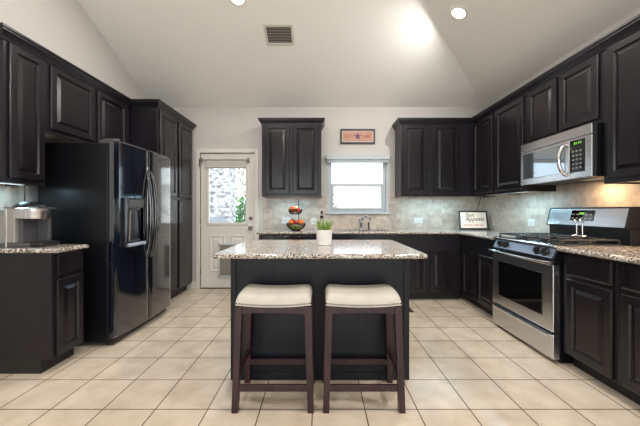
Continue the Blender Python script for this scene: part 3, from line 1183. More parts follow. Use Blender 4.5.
# ------------------------------------------------------------------ microwave
t = thing('microwave', 'stainless steel over-the-range microwave with loop handle', 'microwave', (XR - ST - 0.002, 3.07, 1.425), -PI / 2)
MW, MD, MH = 0.805, 0.345, 0.408
b = MB()
b.box(0, MW, -MD, -0.002, 0.0, MH, 0.004)
b.build('microwave_body', 'black_satin', t)
b = MB()
b.box(0.50, 0.64, -0.20, -0.12, -0.003, 0.001)
b.build('hood_light_lens', 'outlet_white', t)
b = MB()
b.box(0, MW, -MD - 0.036, -MD, MH - 0.078, MH, 0.004)
b.build('vent_grille', 'steel', t)
b = MB()
b.box(0.0, 0.598, -MD - 0.036, -MD, 0.0, MH - 0.083, 0.004)
dm = b.build('microwave_door', 'steel', t)
b = MB()
b.panel(0.045, 0.56, 0.055, MH - 0.105, -MD - 0.0355, [(0, 0), (0, 0.003), (0.003, 0.004)])
b.build('door_window', 'mirror_glass', dm)
b = MB()
pts = [(0.567, -MD - 0.036 - 0.062 * math.sin(PI * k / 14) ** 0.55, 0.035 + 0.255 * k / 14) for k in range(15)]
b.tube(pts, 0.014, 10)
b.build('door_handle', 'steel_bright', dm, 60)
b = MB()
b.box(0.602, MW, -MD - 0.036, -MD, 0.0, MH - 0.083, 0.004)
cp = b.build('control_panel', 'steel', t)
b = MB()
b.panel(0.610, MW - 0.06, 0.05, MH - 0.10, -MD - 0.0355, [(0, 0), (0, 0.003), (0.003, 0.004)])
b.build('keypad', 'black_glass', cp)
b = MB()
for k in range(4):
    b.box(0.650 + 0.017 * k + (0.006 if k > 1 else 0), 0.661 + 0.017 * k + (0.006 if k > 1 else 0), -MD - 0.041, -MD - 0.039, MH - 0.135, MH - 0.117)
b.build('clock_display', 'display_green', cp)
for r_ in range(5):
    for c_ in range(3):
        b = MB()
        b.box(0.633 + 0.034 * c_, 0.652 + 0.034 * c_, -MD - 0.041, -MD - 0.039, 0.075 + 0.034 * r_, 0.089 + 0.034 * r_)
        b.build('button', 'button_grey', cp)

# ------------------------------------------------------------------ island
t = thing('kitchen_island', 'dark espresso kitchen island base behind the two stools', 'island', (0, 2.055, 0))
b = MB()
b.box(-0.61, 0.61, 0.006, 0.735, 0.0, BZ1)
b.build('island_body', 'island_wood', t)
for s in (-1, 1):
    b = MB()
    b.box(s * 0.615, s * 0.575, 0.0, 0.05, 0, BZ1, 0.003)
    b.build('corner_post', 'island_wood', t)
b = MB()
b.box(-0.575, 0.575, -0.002, 0.008, 0, 0.05, 0.002)
b.build('base_board', 'island_wood', t)
for k in range(3):
    b = MB()
    b.panel(-0.59 + 0.4 * k, -0.21 + 0.4 * k, 0.11, 0.82, 0.0, DOOR_RINGS)
    b.xform(Matrix.Translation((0, 0.735, 0)) @ Matrix.Rotation(PI, 4, 'Z'))
    b.build('door', 'espresso_wood', t)
b = MB()
ix, iy0, iy1, rc = 0.676 - 0.02, 1.845 + 0.02, 2.80 - 0.02, 0.015
path = []
for cx, cy, a0 in ((-ix + rc, iy0 + rc, 180), (ix - rc, iy0 + rc, 270), (ix - rc, iy1 - rc, 0), (-ix + rc, iy1 - rc, 90)):
    for k in range(5):
        a = math.radians(a0 + 22.5 * k)
        path.append((cx + rc * math.cos(a), cy + rc * math.sin(a)))
b.prism(path, ZC - 0.030, ZC)
b.sweep(path, [(o, z if z > ZC - 0.016 else z + 0.004) for o, z in NOSE], closed=True)
tag(b.build('island_countertop', 'granite', smooth=40), 'polished speckled granite slab on the kitchen island', 'countertop', 'granite worktops')


# ------------------------------------------------------------------ stools
def make_stool():
    t = thing('bar_stool', 'x', 'stool', (0, 0, 0), 0, 'saddle stools at the island')
    hw, hd = 0.221, 0.143
    sag = lambda x: 0.014 * (x / hw) ** 2
    # cushion
    b = MB()
    nx, ny = 22, 12
    top = []
    for i in range(nx + 1):
        row = []
        u = math.sin(PI / 2 * (-1 + 2 * i / nx))
        for j in range(ny + 1):
            v = math.sin(PI / 2 * (-1 + 2 * j / ny))
            e = (1 - abs(u) ** 14) * (1 - abs(v) ** 9)
            x = u * hw * (1 - 0.02 * abs(v) ** 6)
            y = v * hd + 0.006
            z = 0.624 + 0.045 * max(e, 0) ** 0.55 + sag(x) * 0.9 + 0.008 * (1 - v * v)
            row.append(b.bm.verts.new((x, y, z)))
        top.append(row)
    bot = []
    for i in range(nx + 1):
        u = math.sin(PI / 2 * (-1 + 2 * i / nx))
        bot.append([b.bm.verts.new((u * hw, math.sin(PI / 2 * (-1 + 2 * j / ny)) * hd + 0.006, 0.602 + sag(u * hw) * 0.9)) for j in range(ny + 1)])
    for i in range(nx):
        for j in range(ny):
            b.bm.faces.new((top[i][j], top[i + 1][j], top[i + 1][j + 1], top[i][j + 1]))
            b.bm.faces.new((bot[i][j], bot[i][j + 1], bot[i + 1][j + 1], bot[i + 1][j]))
    for i in range(nx):
        for j in (0, ny):
            b.bm.faces.new((top[i][j], top[i + 1][j], bot[i + 1][j], bot[i][j]))
    for j in range(ny):
        for i in (0, nx):
            b.bm.faces.new((top[i][j], top[i][j + 1], bot[i][j + 1], bot[i][j]))
    b.build('seat_cushion', 'leather_cream', t, 70)
    # nails
    b = MB()
    N = 29
    for k in range(N):
        x = -hw + 0.008 + (2 * hw - 0.016) * k / (N - 1)
        for y in (-hd + 0.004, hd + 0.008):
            b.ball((x, y, 0.614 + sag(x) * 0.9), 0.0046, u=6, v=4)
    for k in range(20):
        y = -hd + 0.008 + (2 * hd - 0.016) * k / 19
        for x in (-hw, hw):
            b.ball((x, y, 0.614 + sag(hw) * 0.9), 0.0055, u=6, v=4)
    b.build('nailhead_trim', 'nail_bronze', t)
    # legs
    tx, ty, bx, by = 0.201, 0.118, 0.219, 0.138
    zt = 0.606
    for sx in (-1, 1):
        for sy in (-1, 1):
            b = MB()
            w0, w1 = 0.018, 0.0195
            X0, Y0_, X1, Y1_ = sx * bx, sy * by * (1.18 if sy > 0 else 1), sx * tx, sy * ty
            b.hexa([(X0 - w0, Y0_ - w0, 0), (X0 + w0, Y0_ - w0, 0), (X0 + w0, Y0_ + w0, 0), (X0 - w0, Y0_ + w0, 0)],
                   [(X1 - w1, Y1_ - w1, zt), (X1 + w1, Y1_ - w1, zt), (X1 + w1, Y1_ + w1, zt), (X1 - w1, Y1_ + w1, zt)])
            b.build('leg', 'stool_wood', t)

    def leg_at(sx, sy, z):
        k = 1 - z / zt
        return (sx * (tx + (bx - tx) * k), sy * (ty + ((by * (1.18 if sy > 0 else 1)) - ty) * k))
    # aprons
    for sy in (-1, 1):
        b = MB()
        n = 12
        cols = []
        for k in range(n + 1):
            x = -0.185 + 0.37 * k / n
            zt_ = 0.604 + sag(x) * 0.9
            zb_ = 0.560 + 0.010 * (1 - (x / 0.185) ** 2)
            y = sy * 0.120
            cols.append([b.bm.verts.new(p) for p in ((x, y - 0.010, zb_), (x, y + 0.010, zb_), (x, y + 0.010, zt_), (x, y - 0.010, zt_))])
        for A, B in zip(cols, cols[1:]):
            for q in range(4):
                b.bm.faces.new((A[q], A[(q + 1) % 4], B[(q + 1) % 4], B[q]))
        b.bm.faces.new(cols[0])
        b.bm.faces.new(cols[-1][::-1])
        b.build('apron', 'stool_wood', t)
    for sx in (-1, 1):
        b = MB()
        b.box(sx * 0.192, sx * 0.212, -0.105, 0.105, 0.562, 0.612)
        b.build('apron', 'stool_wood', t)
    # stretchers
    for sy, z in ((-1, 0.135), (1, 0.145)):
        p, q = leg_at(-1, sy, z), leg_at(1, sy, z)
        b = MB()
        b.box(p[0] + 0.01, q[0] - 0.01, p[1] - 0.011, p[1] + 0.011, z - 0.018, z + 0.018, 0.002)
        b.build('stretcher', 'stool_wood', t)
    for sx in (-1, 1):
        z = 0.215
        p, q = leg_at(sx, -1, z), leg_at(sx, 1, z)
        b = MB()
        b.box(p[0] - 0.010, p[0] + 0.010, p[1] + 0.008, q[1] - 0.008, z - 0.018, z + 0.018, 0.002)
        b.build('stretcher', 'stool_wood', t)
    return t


s1 = make_stool()
s1.location = (-0.272, 1.872, 0)
s1['label'] = 'left of the two cream saddle-seat bar stools at the island'
s2 = copy_tree(s1)
s2.location = (0.254, 1.872, 0)
s2['label'] = 'right of the two cream saddle-seat bar stools at the island'

# ------------------------------------------------------------------ things on the island
t = thing('potted_grass', 'green grass plant in a white pot on the island', 'plant', (0.033, 2.36, ZC))
b = MB()
b.lathe([(0, 0), (0.052, 0), (0.056, 0.003), (0.065, 0.118), (0.066, 0.121), (0.060, 0.121), (0.057, 0.105), (0, 0.105)], (0, 0, 0), 32)
b.build('pot', 'pot_white', t, 40)
b = MB()
b.lathe([(0, 0.106), (0.056, 0.106), (0.052, 0.110), (0, 0.112)], (0, 0, 0), 20)
b.build('soil', 'soil', t)
b = MB()
for k in range(110):
    a = random.uniform(0, 2 * PI)
    r = 0.05 * math.sqrt(random.random())
    x, y = r * math.cos(a), r * math.sin(a)
    L = random.uniform(0.065, 0.118) * (1 - 0.22 * r / 0.05)
    lean = 0.12 + 0.55 * r / 0.05
    dx, dy = math.cos(a) * lean, math.sin(a) * lean
    wa = random.uniform(0, PI)
    wx, wy = math.cos(wa) * 0.0045, math.sin(wa) * 0.0045
    z = 0.11
    prev = None
    for s in range(4):
        u = s / 3
        cx, cy, cz = x + dx * L * u * u * 0.8, y + dy * L * u * u * 0.8, z + L * u
        wdt = (1 - u * 0.9)
        cur = (b.bm.verts.new((cx - wx * wdt, cy - wy * wdt, cz)), b.bm.verts.new((cx + wx * wdt, cy + wy * wdt, cz)))
        if prev:
            b.bm.faces.new((prev[0], prev[1], cur[1], cur[0]))
        prev = cur
o = b.build('grass_blades', 'grass_blade', t)
o['kind'] = 'stuff'

# ------------------------------------------------------------------ fruit stand on the back worktop
FX, FY = -0.325, 4.06
t = thing('fruit_stand', 'two-tier dark wire fruit stand on the back worktop', 'fruit basket', (FX, FY, ZC))


def basket(b, c, R, r, z0, z1):
    b.tube([(c[0] + R * math.cos(2 * PI * k / 28), c[1] + R * math.sin(2 * PI * k / 28), z1) for k in range(28)], 0.0042, 6, closed=True)
    for fr in (0.33, 0.66):
        rr = r + (R - r) * math.sin(fr * PI / 2)
        b.tube([(c[0] + rr * math.cos(2 * PI * k / 24), c[1] + rr * math.sin(2 * PI * k / 24), z0 + (z1 - z0) * (1 - math.cos(fr * PI / 2))) for k in range(24)], 0.0022, 5, closed=True)
    for k in range(36):
        a = 2 * PI * k / 36
        pts = []
        for s in range(6):
            f_ = s / 5
            rr = r + (R - r) * math.sin(f_ * PI / 2)
            pts.append((c[0] + rr * math.cos(a), c[1] + rr * math.sin(a), z0 + (z1 - z0) * (1 - math.cos(f_ * PI / 2))))
        b.tube(pts, 0.0028, 5)
    b.lathe([(0, z0 - 0.002), (r + 0.002, z0 - 0.002), (r + 0.002, z0 + 0.002), (0, z0 + 0.002)], (c[0], c[1], 0), 20)


b = MB()
basket(b, (0, 0), 0.127, 0.05, 0.012, 0.100)
b.lathe([(0.055, 0.0), (0.058, 0.0), (0.058, 0.012), (0.050, 0.012), (0.050, 0.0)], (0, 0, 0), 20, cap=False)
b.build('lower_basket', 'wire_bronze', t)
b = MB()
basket(b, (-0.01, 0.0), 0.094, 0.035, 0.222, 0.288)
b.build('upper_basket', 'wire_bronze', t)
b = MB()
b.tube([(0.035, 0.03, 0.012), (0.035, 0.03, 0.40)], 0.005, 8)
b.ball((0.035, 0.03, 0.405), 0.008)
b.build('center_pole', 'wire_bronze', t, 50)


def fruit(name, label, cat, m, x, y, z, r, squash=0.92, stem=True, group=None):
    f_ = thing(name, label, cat, (FX + x, FY + y, ZC + z - r * squash), random.uniform(0, 6), group)
    b = MB()
    prof = []
    n = 12
    for k in range(n + 1):
        a = -PI / 2 + PI * k / n
        rr = r * math.cos(a)
        zz = r * squash * math.sin(a)
        if k >= n - 1:
            zz -= 0.004 * (k - (n - 2)) if stem else 0
        prof.append((max(rr, 0), zz + r * squash))
    prof[0] = (0, prof[0][1])
    prof[-1] = (0, prof[-1][1])
    b.lathe(prof, (0, 0, 0), 18, cap=False)
    b.build('flesh', m, f_, 80)
    if stem:
        b = MB()
        b.tube([(0, 0, 2 * r * squash - 0.010), (0.003, 0, 2 * r * squash + 0.006)], 0.0018, 6)
        b.build('stem', 'stem_brown', f_)
    return f_


gU, gL = 'fruit in the upper basket', 'fruit in the lower basket'
fruit('orange', 'orange at the left of the upper fruit basket', 'fruit', 'peach_skin', -0.048, -0.030, 0.292, 0.045, 0.95, False, gU)
fruit('apple', 'red apple at the front right of the upper fruit basket', 'fruit', 'red_apple', 0.030, -0.050, 0.282, 0.036, 0.92, True, gU)
fruit('pear', 'pale yellow fruit at back of the upper fruit basket', 'fruit', 'pale_fruit', -0.002, 0.045, 0.300, 0.041, 1.0, True, gU)
fruit('apple', 'red apple at the far left of the lower fruit basket rim', 'fruit', 'red_apple', -0.058, 0.030, 0.128, 0.038, 0.92, True, gL)
fruit('orange', 'orange at the left front of the lower fruit basket', 'fruit', 'orange_skin', -0.062, -0.048, 0.112, 0.038, 0.96, False, gL)
fruit('apple', 'red apple at middle front of the lower fruit basket', 'fruit', 'red_apple', 0.004, -0.072, 0.116, 0.034, 0.92, True, gL)
fruit('orange', 'orange at the right of the lower fruit basket', 'fruit', 'orange_skin', 0.072, -0.028, 0.114, 0.039, 0.96, False, gL)
fruit('peach', 'reddish peach behind the oranges in the lower fruit basket', 'fruit', 'peach_skin', 0.030, 0.082, 0.110, 0.036, 0.95, False, gL)
fruit('apple', 'green apple at the lower left inside the lower fruit basket', 'fruit', 'green_apple', -0.042, -0.034, 0.047, 0.034, 0.92, True, gL)
fruit('apple', 'green apple lowest at the front centre of the fruit basket', 'fruit', 'green_apple', 0.028, -0.044, 0.047, 0.032, 0.92, True, gL)

# slim bottle behind the potted grass
t = thing('soap_bottle', 'slim pale bottle with dark cap behind the potted grass', 'bottle', (0.024, 4.12, ZC))
b = MB()
b.lathe([(0, 0), (0.030, 0), (0.032, 0.004), (0.032, 0.15), (0.026, 0.175), (0.012, 0.19), (0.012, 0.225), (0, 0.225)], (0, 0, 0), 20)
b.build('bottle_body', 'bottle_glass', t, 40)
b = MB()
b.lathe([(0, 0.2255), (0.014, 0.2255), (0.015, 0.25), (0.011, 0.27), (0, 0.272)], (0, 0, 0), 16)
b.build('cap', 'wire_bronze', t, 40)
b = MB()
b.lathe([(0.0125, 0.165), (0.026, 0.168), (0.024, 0.195), (0.0125, 0.206)], (0, 0, 0), 16, cap=False)
b.build('collar', 'wire_bronze', t, 40)

# framed verse leaning in the corner
t = thing('tabletop_sign', 'black framed sign with script lettering leaning in the counter corner', 'sign', (2.185, 4.24, ZC + 0.004), math.radians(-6))
tl = Matrix.Rotation(math.radians(-12), 4, 'X')
W2, Hh = 0.197, 0.272
b = MB()
for s in ((-W2, -W2 + 0.022, 0, Hh), (W2 - 0.022, W2, 0, Hh), (-W2 + 0.022, W2 - 0.022, 0, 0.022), (-W2 + 0.022, W2 - 0.022, Hh - 0.022, Hh)):
    b.box(s[0], s[1], -0.010, 0.012, s[2], s[3], 0.003)
b.xform(tl)
fr = b.build('frame', 'frame_black', t)
b = MB()
b.box(-W2 + 0.02, W2 - 0.02, -0.003, 0.008, 0.02, Hh - 0.02)
b.xform(tl)
b.build('paper', 'sign_paper', t)
b = MB()
b.box(-W2 - 0.01, W2 + 0.01, -0.03, 0.02, 0, 0.014, 0.003)
b.build('ledge', 'frame_black', t)


def tilted(x, z):
    v = tl @ Vector((x, -0.004, z))
    return v


rt = (PI / 2 - math.radians(12), 0, 0)
text_mesh('lettering', 'Bon', 0.075, 'ink_black', t, tilted(-0.05, 0.208), rt, 0.35)
text_mesh('lettering', 'Appetit', 0.085, 'ink_black', t, tilted(0.01, 0.150), rt, 0.35)
b = MB()
for k in range(9):
    b.box(-0.07 + 0.017 * k, -0.059 + 0.017 * k, -0.0042, -0.002, 0.096, 0.0985)
b.xform(tl)
b.build('small_print', 'ink_black', t)
b = MB()
for k in range(22):
    if k in (4, 10, 17):
        continue
    hgt = random.choice((0.010, 0.014, 0.017))
    b.box(-0.135 + 0.0123 * k, -0.127 + 0.0123 * k, -0.0042, -0.002, 0.056, 0.056 + hgt)
b.xform(tl)
b.build('red_print', 'sign_red', t)

# ------------------------------------------------------------------ wall things
t = thing('wall_sign', 'small dark-framed wooden plaque with star on wall above the window', 'sign', (0.565, YB, 2.17))
W2, Hh = 0.259, 0.22
b = MB()
for s in ((-W2, -W2 + 0.022, 0, Hh), (W2 - 0.022, W2, 0, Hh), (-W2 + 0.022, W2 - 0.022, 0, 0.022), (-W2 + 0.022, W2 - 0.022, Hh - 0.022, Hh)):
    b.box(s[0], s[1], -0.026, -0.001, s[2], s[3], 0.003)
b.build('frame', 'frame_dark', t)
b = MB()
b.box(-W2 + 0.02, W2 - 0.02, -0.012, -0.001, 0.02, Hh - 0.02)
b.build('mount', 'sign_edge', t)
b = MB()
b.box(-W2 + 0.034, W2 - 0.034, -0.015, -0.011, 0.036, Hh - 0.034)
b.build('board', 'sign_wood', t)
b = MB()
st = []
for k in range(10):
    r = 0.058 if k % 2 == 0 else 0.024
    a = PI / 2 + PI * k / 5
    st.append((r * math.cos(a), -r * math.sin(a)))
b.prism(st, -0.0015, 0.0015)
b.xform(Matrix.Translation((0.0, -0.0165, Hh / 2)) @ Matrix.Rotation(-PI / 2, 4, 'X'))
b.build('star', 'sign_purple', t)
# worn raised letter strokes at both sides of the star
b = MB()


def stroke(x0, z0, x1, z1, w=0.007):
    b.tube([(x0, -0.0155, z0), (x1, -0.0155, z1)], w / 2, 6)


for cx, kind in ((-0.185, 'n'), (-0.145, 'o'), (-0.105, 't'), (-0.070, 'l'), (0.085, 'o'), (0.125, 'n'), (0.160, 'n'), (0.193, 'c')):
    h = 0.062 if abs(cx) > 0.14 else 0.045
    zb, zt = Hh / 2 - h / 2, Hh / 2 + h / 2
    if kind in 'n':
        stroke(cx - 0.012, zb, cx - 0.012, zt)
        stroke(cx - 0.012, zt, cx + 0.012, zb)
        stroke(cx + 0.012, zb, cx + 0.012, zt)
    elif kind == 't':
        stroke(cx - 0.014, zt, cx + 0.014, zt)
        stroke(cx, zb, cx, zt)
    elif kind == 'l':
        stroke(cx, zb, cx, zt)
        stroke(cx, zb, cx + 0.014, zb)
    else:
        m = 9 if kind == 'o' else 7
        b.tube([(cx + 0.014 * math.cos(0.7 + k * 0.75), -0.0155, Hh / 2 + h / 2 * math.sin(0.7 + k * 0.75)) for k in range(m)], 0.0035, 6)
b.build('lettering', 'sign_red', t)


def outlet(label, wall, u, z, w, h, m='outlet_white'):
    loc, rz = ((u, YB - ST, z), 0) if wall == 'back' else ((XR - ST, u, z), -PI / 2)
    t = thing('wall_outlet', label, 'outlet', loc, rz, 'outlets on the backsplash')
    b = MB()
    b.box(-w / 2, w / 2, -0.006, 0, -h / 2, h / 2, 0.002)
    b.build('cover_plate', m, t)
    for s in (-1, 1):
        b = MB()
        c = (s * w * 0.2, 0) if w > h else (s * w * 0.18, 0)
        b.box(c[0] - 0.016, c[0] + 0.016, -0.008, -0.004, c[1] - 0.014, c[1] + 0.014, 0.003)
        so = b.build('socket', m, t)
        b = MB()
        for q in (-0.006, 0.006):
            b.box(c[0] + q - 0.0012, c[0] + q + 0.0012, -0.0085, -0.0075, c[1] - 0.005, c[1] + 0.006)
        b.build('slot', 'black_plastic', so)
    return t


outlet('white outlet plate on back wall right of the sink, left of framed sign', 'back', 1.475, 1.018, 0.135, 0.085)
outlet('white outlet plate just left of the bottle behind the potted grass', 'back', -0.092, 1.010, 0.085, 0.095)
outlet('white outlet plate directly behind the fruit stand', 'back', -0.505, 1.020, 0.125, 0.105)
outlet('white outlet plate on right wall just beyond the range', 'right', 3.45, 1.030, 0.115, 0.085)
outlet('beige outlet plate on right wall between framed sign and white outlet', 'right', 3.79, 1.022, 0.115, 0.078, 'outlet_beige')


# under-cabinet light bars: thin housings with a lit diffuser, tucked behind the face frame
def bar(label, loc, rz, L, energy, color=(0.46, 0.80, 1.0)):
    t = thing('under_cabinet_light', label, 'light', loc, rz, 'light bars under the wall cabinets')
    b = MB()
    b.box(-L / 2, L / 2, -0.018, 0.018, -0.007, 0, 0.002)
    b.build('housing', 'outlet_white', t)
    b = MB()
    b.box(-L / 2 + 0.01, L / 2 - 0.01, -0.013, 0.013, -0.009, -0.0068)
    b.build('diffuser', 'led_strip', t)
    l = light('bar_lamp', 'AREA', (0, 0, -0.012), (0, 0, 0), energy, color, L - 0.03, 0.022)
    l.parent = t
    return t


UB = UZ0 + 0.0118
bar('white light bar under the wall cabinet beside the back door', (-0.40, YB - UD + 0.045, UB), 0, 0.60, 3.0)
bar('white light bar under wall cabinet right of the window', (1.62, YB - UD + 0.045, UB), 0, 0.80, 5.0)
bar('white light bar under the right wall cabinets beyond the range', (XR - UD + 0.045, 3.37, UB), PI / 2, 0.5, 5.0)
bar('light bar under the wall cabinet at the right edge of photo', (XR - 0.16, 1.80, UB), PI / 2, 0.6, 7.5, (1.0, 0.68, 0.42))
bar('light bar under the narrow wall cabinet above the coffee maker', (XL + 0.16, 2.275, UB), PI / 2, 0.22, 1.6)
# lamp under the microwave hood
l = light('hood_lamp', 'AREA', (XR - 0.16, 2.50, 1.421), (0, 0, 0), 3.2, (1.0, 0.70, 0.42), 0.12, 0.06)

# lamp cord hanging from the corner cabinets down to the framed sign
b = MB()
b.tube([(2.31, 4.31, 1.372), (2.325, 4.33, 1.345), (2.325, 4.36, 1.30), (2.315, 4.37, 1.22), (2.285, 4.37, 1.16), (2.27, 4.37, 1.05), (2.27, 4.38, 0.90)], 0.0045, 8)
tag(b.build('power_cord', 'cord_black', smooth=60), 'dark cord hanging from corner wall cabinets behind the framed sign', 'cord')

# window blind, raised
t = thing('window_blind', 'raised white blind along the top of the kitchen window', 'blind', (0.565, YB, 1.89))
b = MB()
b.box(-0.475, 0.475, -0.065, -0.001, 0.035, 0.105, 0.005)
b.build('headrail', 'vinyl_white', t)
b = MB()
for k in range(6):
    b.box(-0.455, 0.455, -0.052, -0.008, 0.0045 * k + 0.006, 0.0045 * k + 0.0095)
b.box(-0.46, 0.46, -0.054, -0.006, -0.008, 0.004, 0.002)
b.build('slat_stack', 'vinyl_white', t)

# roller shade on the door
t = thing('roller_shade', 'rolled-up cloth shade above the glass of the back door', 'shade', (-1.42, YB + 0.012, 1.80))
b = MB()
b.cyl((-0.375, -0.03, 0.125), (0.365, -0.03, 0.125), 0.010, 10)
b.build('rod', 'button_grey', t, 60)
b = MB()
b.box(-0.285, 0.315, -0.036, -0.022, 0.018, 0.122)
b.cyl((-0.285, -0.029, 0.02), (0.315, -0.029, 0.02), 0.010, 10)
b.build('cloth', 'shade_cloth', t)
for x in (-0.36, 0.345):
    b = MB()
    b.box(x - 0.010, x + 0.010, -0.034, -0.001, 0.085, 0.16, 0.002)
    b.build('bracket', 'button_grey', t)
b = MB()
b.box(-0.385, -0.375, -0.05, -0.03, 0.02, 0.14, 0.002)
b.build('chain', 'nickel', t)


# ------------------------------------------------------------------ ceiling fittings
def on_back_slope(x, y):
    return (x, y, ZP + SL * (YB - y)), Matrix.Rotation(-math.atan(SL), 4, 'X')


def on_right_slope(x, y):
    return (x, y, ZP + SL * (XR - x)), Matrix.Rotation(math.atan(SL), 4, 'Y')


def on_flat(x, y):
    return (x, y, ZTOP), Matrix.Identity(4)


def can_light(label, place, energy):
    loc, R = place
    t = thing('recessed_light', label, 'ceiling light', loc, 0, 'recessed ceiling lights')
    t.rotation_euler = R.to_euler()
    b = MB()
    b.lathe([(0.066, -0.002), (0.066, -0.010), (0.076, -0.012), (0.092, -0.006), (0.094, -0.0005), (0.090, -0.0005)], (0, 0, 0), 32, cap=False)
    b.build('trim_ring', 'can_trim', t, 40)
    b = MB()
    b.lathe([(0.067, -0.002), (0.067, -0.006), (0, -0.008)], (0, 0, 0), 32)
    b.build('lens', 'lamp_lens', t)
    l = light('can_lamp', 'AREA', (0, 0, -0.014), (0, 0, 0), energy, (1.0, 0.97, 0.94), 0.12, shape='DISK')
    l.parent = t
    return t


CAN = 31
can_light('lit recessed ceiling light at top right on the sloped ceiling', on_right_slope(1.43, 3.077), CAN)
can_light('lit recessed ceiling light cut by the top edge of the photo', on_back_slope(-0.855, 3.10), CAN)
can_light('added recessed ceiling light above the camera, outside the photo, left', on_back_slope(-0.855, 1.6), CAN)  # this and the following are unseen fixtures added to light the room
can_light('added recessed ceiling light above the camera, outside the photo, right', on_right_slope(1.43, 1.3), CAN)
can_light('added recessed ceiling light in the living area behind the camera', on_flat(-1.3, -1.0), CAN)
can_light('added recessed ceiling light in the living area behind the camera, right', on_right_slope(0.9, -1.0), CAN)

loc, R = on_back_slope(-0.472, 3.466)
t = thing('ceiling_vent', 'white louvered air vent in the sloped ceiling', 'vent', loc)
t.rotation_euler = R.to_euler()
b = MB()
W2, H2 = 0.168, 0.126
for s in ((-W2, -W2 + 0.028, -H2, H2), (W2 - 0.028, W2, -H2, H2), (-W2 + 0.028, W2 - 0.028, -H2, -H2 + 0.028), (-W2 + 0.028, W2 - 0.028, H2 - 0.028, H2)):
    b.box(s[0], s[1], s[2], s[3], -0.010, -0.0005, 0.002)
b.build('vent_frame', 'vent_white', t)
b = MB()
b.box(-W2 + 0.026, W2 - 0.026, -H2 + 0.026, H2 - 0.026, -0.002, -0.0005)
b.build('duct', 'vent_dark', t)
for k in range(6):
    b = MB()
    y = -H2 + 0.042 + 0.0335 * k
    b.hexa([(-W2 + 0.028, y - 0.006, -0.009), (W2 - 0.028, y - 0.006, -0.009), (W2 - 0.028, y + 0.003, -0.003), (-W2 + 0.028, y + 0.003, -0.003)],
           [(-W2 + 0.028, y - 0.005, -0.008), (W2 - 0.028, y - 0.005, -0.008), (W2 - 0.028, y + 0.004, -0.002), (-W2 + 0.028, y + 0.004, -0.002)])
    b.build('louver', 'vent_white', t)
for k in range(11):
    b = MB()
    x = -W2 + 0.045 + 0.0246 * k
    b.box(x - 0.0015, x + 0.0015, -H2 + 0.028, H2 - 0.028, -0.006, -0.002)
    b.build('vane', 'button_grey', t)

# floor mat in front of the sink
b = MB()
b.box(0.05, 1.08, 3.43, 3.82, 0.0, 0.010, 0.004)
tag(b.build('floor_mat', 'mat_brown'), 'dark brown floor mat in front of the sink behind the island', 'mat')

# ------------------------------------------------------------------ outside, seen through the glass
b = MB()
b.box(-12, 12, YB + 0.2, 16, -0.25, -0.06)
struct(b.build('ground', 'concrete'), 'pale patio outside')
b = MB()
b.box(-4.2, -2.09, 6.9, 7.4, -0.06, 4.2)
struct(b.build('patio_wall', 'stone_light'), 'light stone wall outside the back door')
t = thing('grill', 'grey covered grill on the patio seen through the door glass', 'grill', (-2.28, 6.45, -0.06))
b = MB()
b.hexa([(-0.42, -0.25, 0), (0.42, -0.25, 0), (0.42, 0.25, 0), (-0.42, 0.25, 0)], [(-0.46, -0.27, 0.86), (0.46, -0.27, 0.86), (0.46, 0.27, 0.86), (-0.46, 0.27, 0.86)])
b.hexa([(-0.46, -0.27, 0.86), (0.46, -0.27, 0.86), (0.46, 0.27, 0.86), (-0.46, 0.27, 0.86)], [(-0.14, -0.10, 1.10), (0.10, -0.10, 1.10), (0.10, 0.10, 1.10), (-0.14, 0.10, 1.10)])
b.build('cover', 'grill_cover', t)


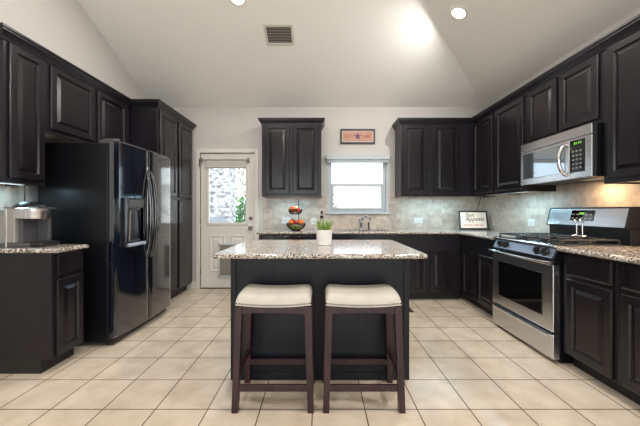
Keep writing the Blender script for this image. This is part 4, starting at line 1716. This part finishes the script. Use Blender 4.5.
def bush(name, label, cat, c, rx, ry, rz_, n, m, size, trunk=None):
    t = thing(name, label, cat, (c[0], c[1], -0.06))
    b = MB()
    for k in range(n):
        while True:
            p = Vector((random.uniform(-1, 1), random.uniform(-1, 1), random.uniform(-1, 1)))
            if p.length < 1:
                break
        p = Vector((p.x * rx, p.y * ry, p.z * rz_ + c[2] + 0.06))
        a = Vector((random.uniform(-1, 1), random.uniform(-1, 1), random.uniform(-1, 1))).normalized()
        w = a.orthogonal().normalized()
        s = size * random.uniform(0.6, 1.3)
        v = [b.bm.verts.new(p + a * s), b.bm.verts.new(p + w * s * 0.45), b.bm.verts.new(p - a * s), b.bm.verts.new(p - w * s * 0.45)]
        b.bm.faces.new(v)
    o = b.build('foliage', m, t)
    o['kind'] = 'stuff'
    b = MB()
    h = trunk or c[2]
    b.tube([(0, 0, 0), (0.03, 0, h * 0.5), (0, 0.02, h + 0.06)], 0.05, 8, r_end=0.03)
    b.build('trunk', 'bark', t)
    return t


bush('shrub', 'green shrub on the patio seen through the right half of the door glass', 'shrub', (-2.05, 8.6, 0.98), 0.55, 0.4, 0.62, 900, 'leaf_green', 0.07)
bush('tree', 'pale sparse tree outside the door glass above the shrub', 'tree', (-2.35, 10.4, 2.3), 1.0, 0.8, 1.1, 520, 'leaf_olive', 0.075, 2.6)
bush('shrub', 'small leafy shrub outside the lower left of the kitchen window', 'shrub', (0.36, 6.9, 1.28), 0.10, 0.12, 0.33, 55, 'bark', 0.035)
t = thing('house', 'pale neighbouring house outside the kitchen window', 'house', (2.2, 13.0, -0.06))
b = MB()
b.box(-4.0, 5.0, 0.0, 3.0, 0, 2.3)
b.build('wall', 'siding_white', t)
b = MB()
b.hexa([(-4.3, -0.4, 2.3), (5.3, -0.4, 2.3), (5.3, 3.4, 2.3), (-4.3, 3.4, 2.3)], [(-3.0, 1.45, 3.2), (4.0, 1.45, 3.2), (4.0, 1.55, 3.2), (-3.0, 1.55, 3.2)])
b.build('roof', 'siding_white', t)
b = MB()
b.hexa([(-1.2, -0.10, 1.00), (1.6, -0.10, 1.45), (1.6, -0.02, 1.45), (-1.2, -0.02, 1.00)], [(-1.2, -0.10, 1.08), (1.6, -0.10, 1.53), (1.6, -0.02, 1.53), (-1.2, -0.02, 1.08)])
b.build('gutter', 'roof_grey', t)
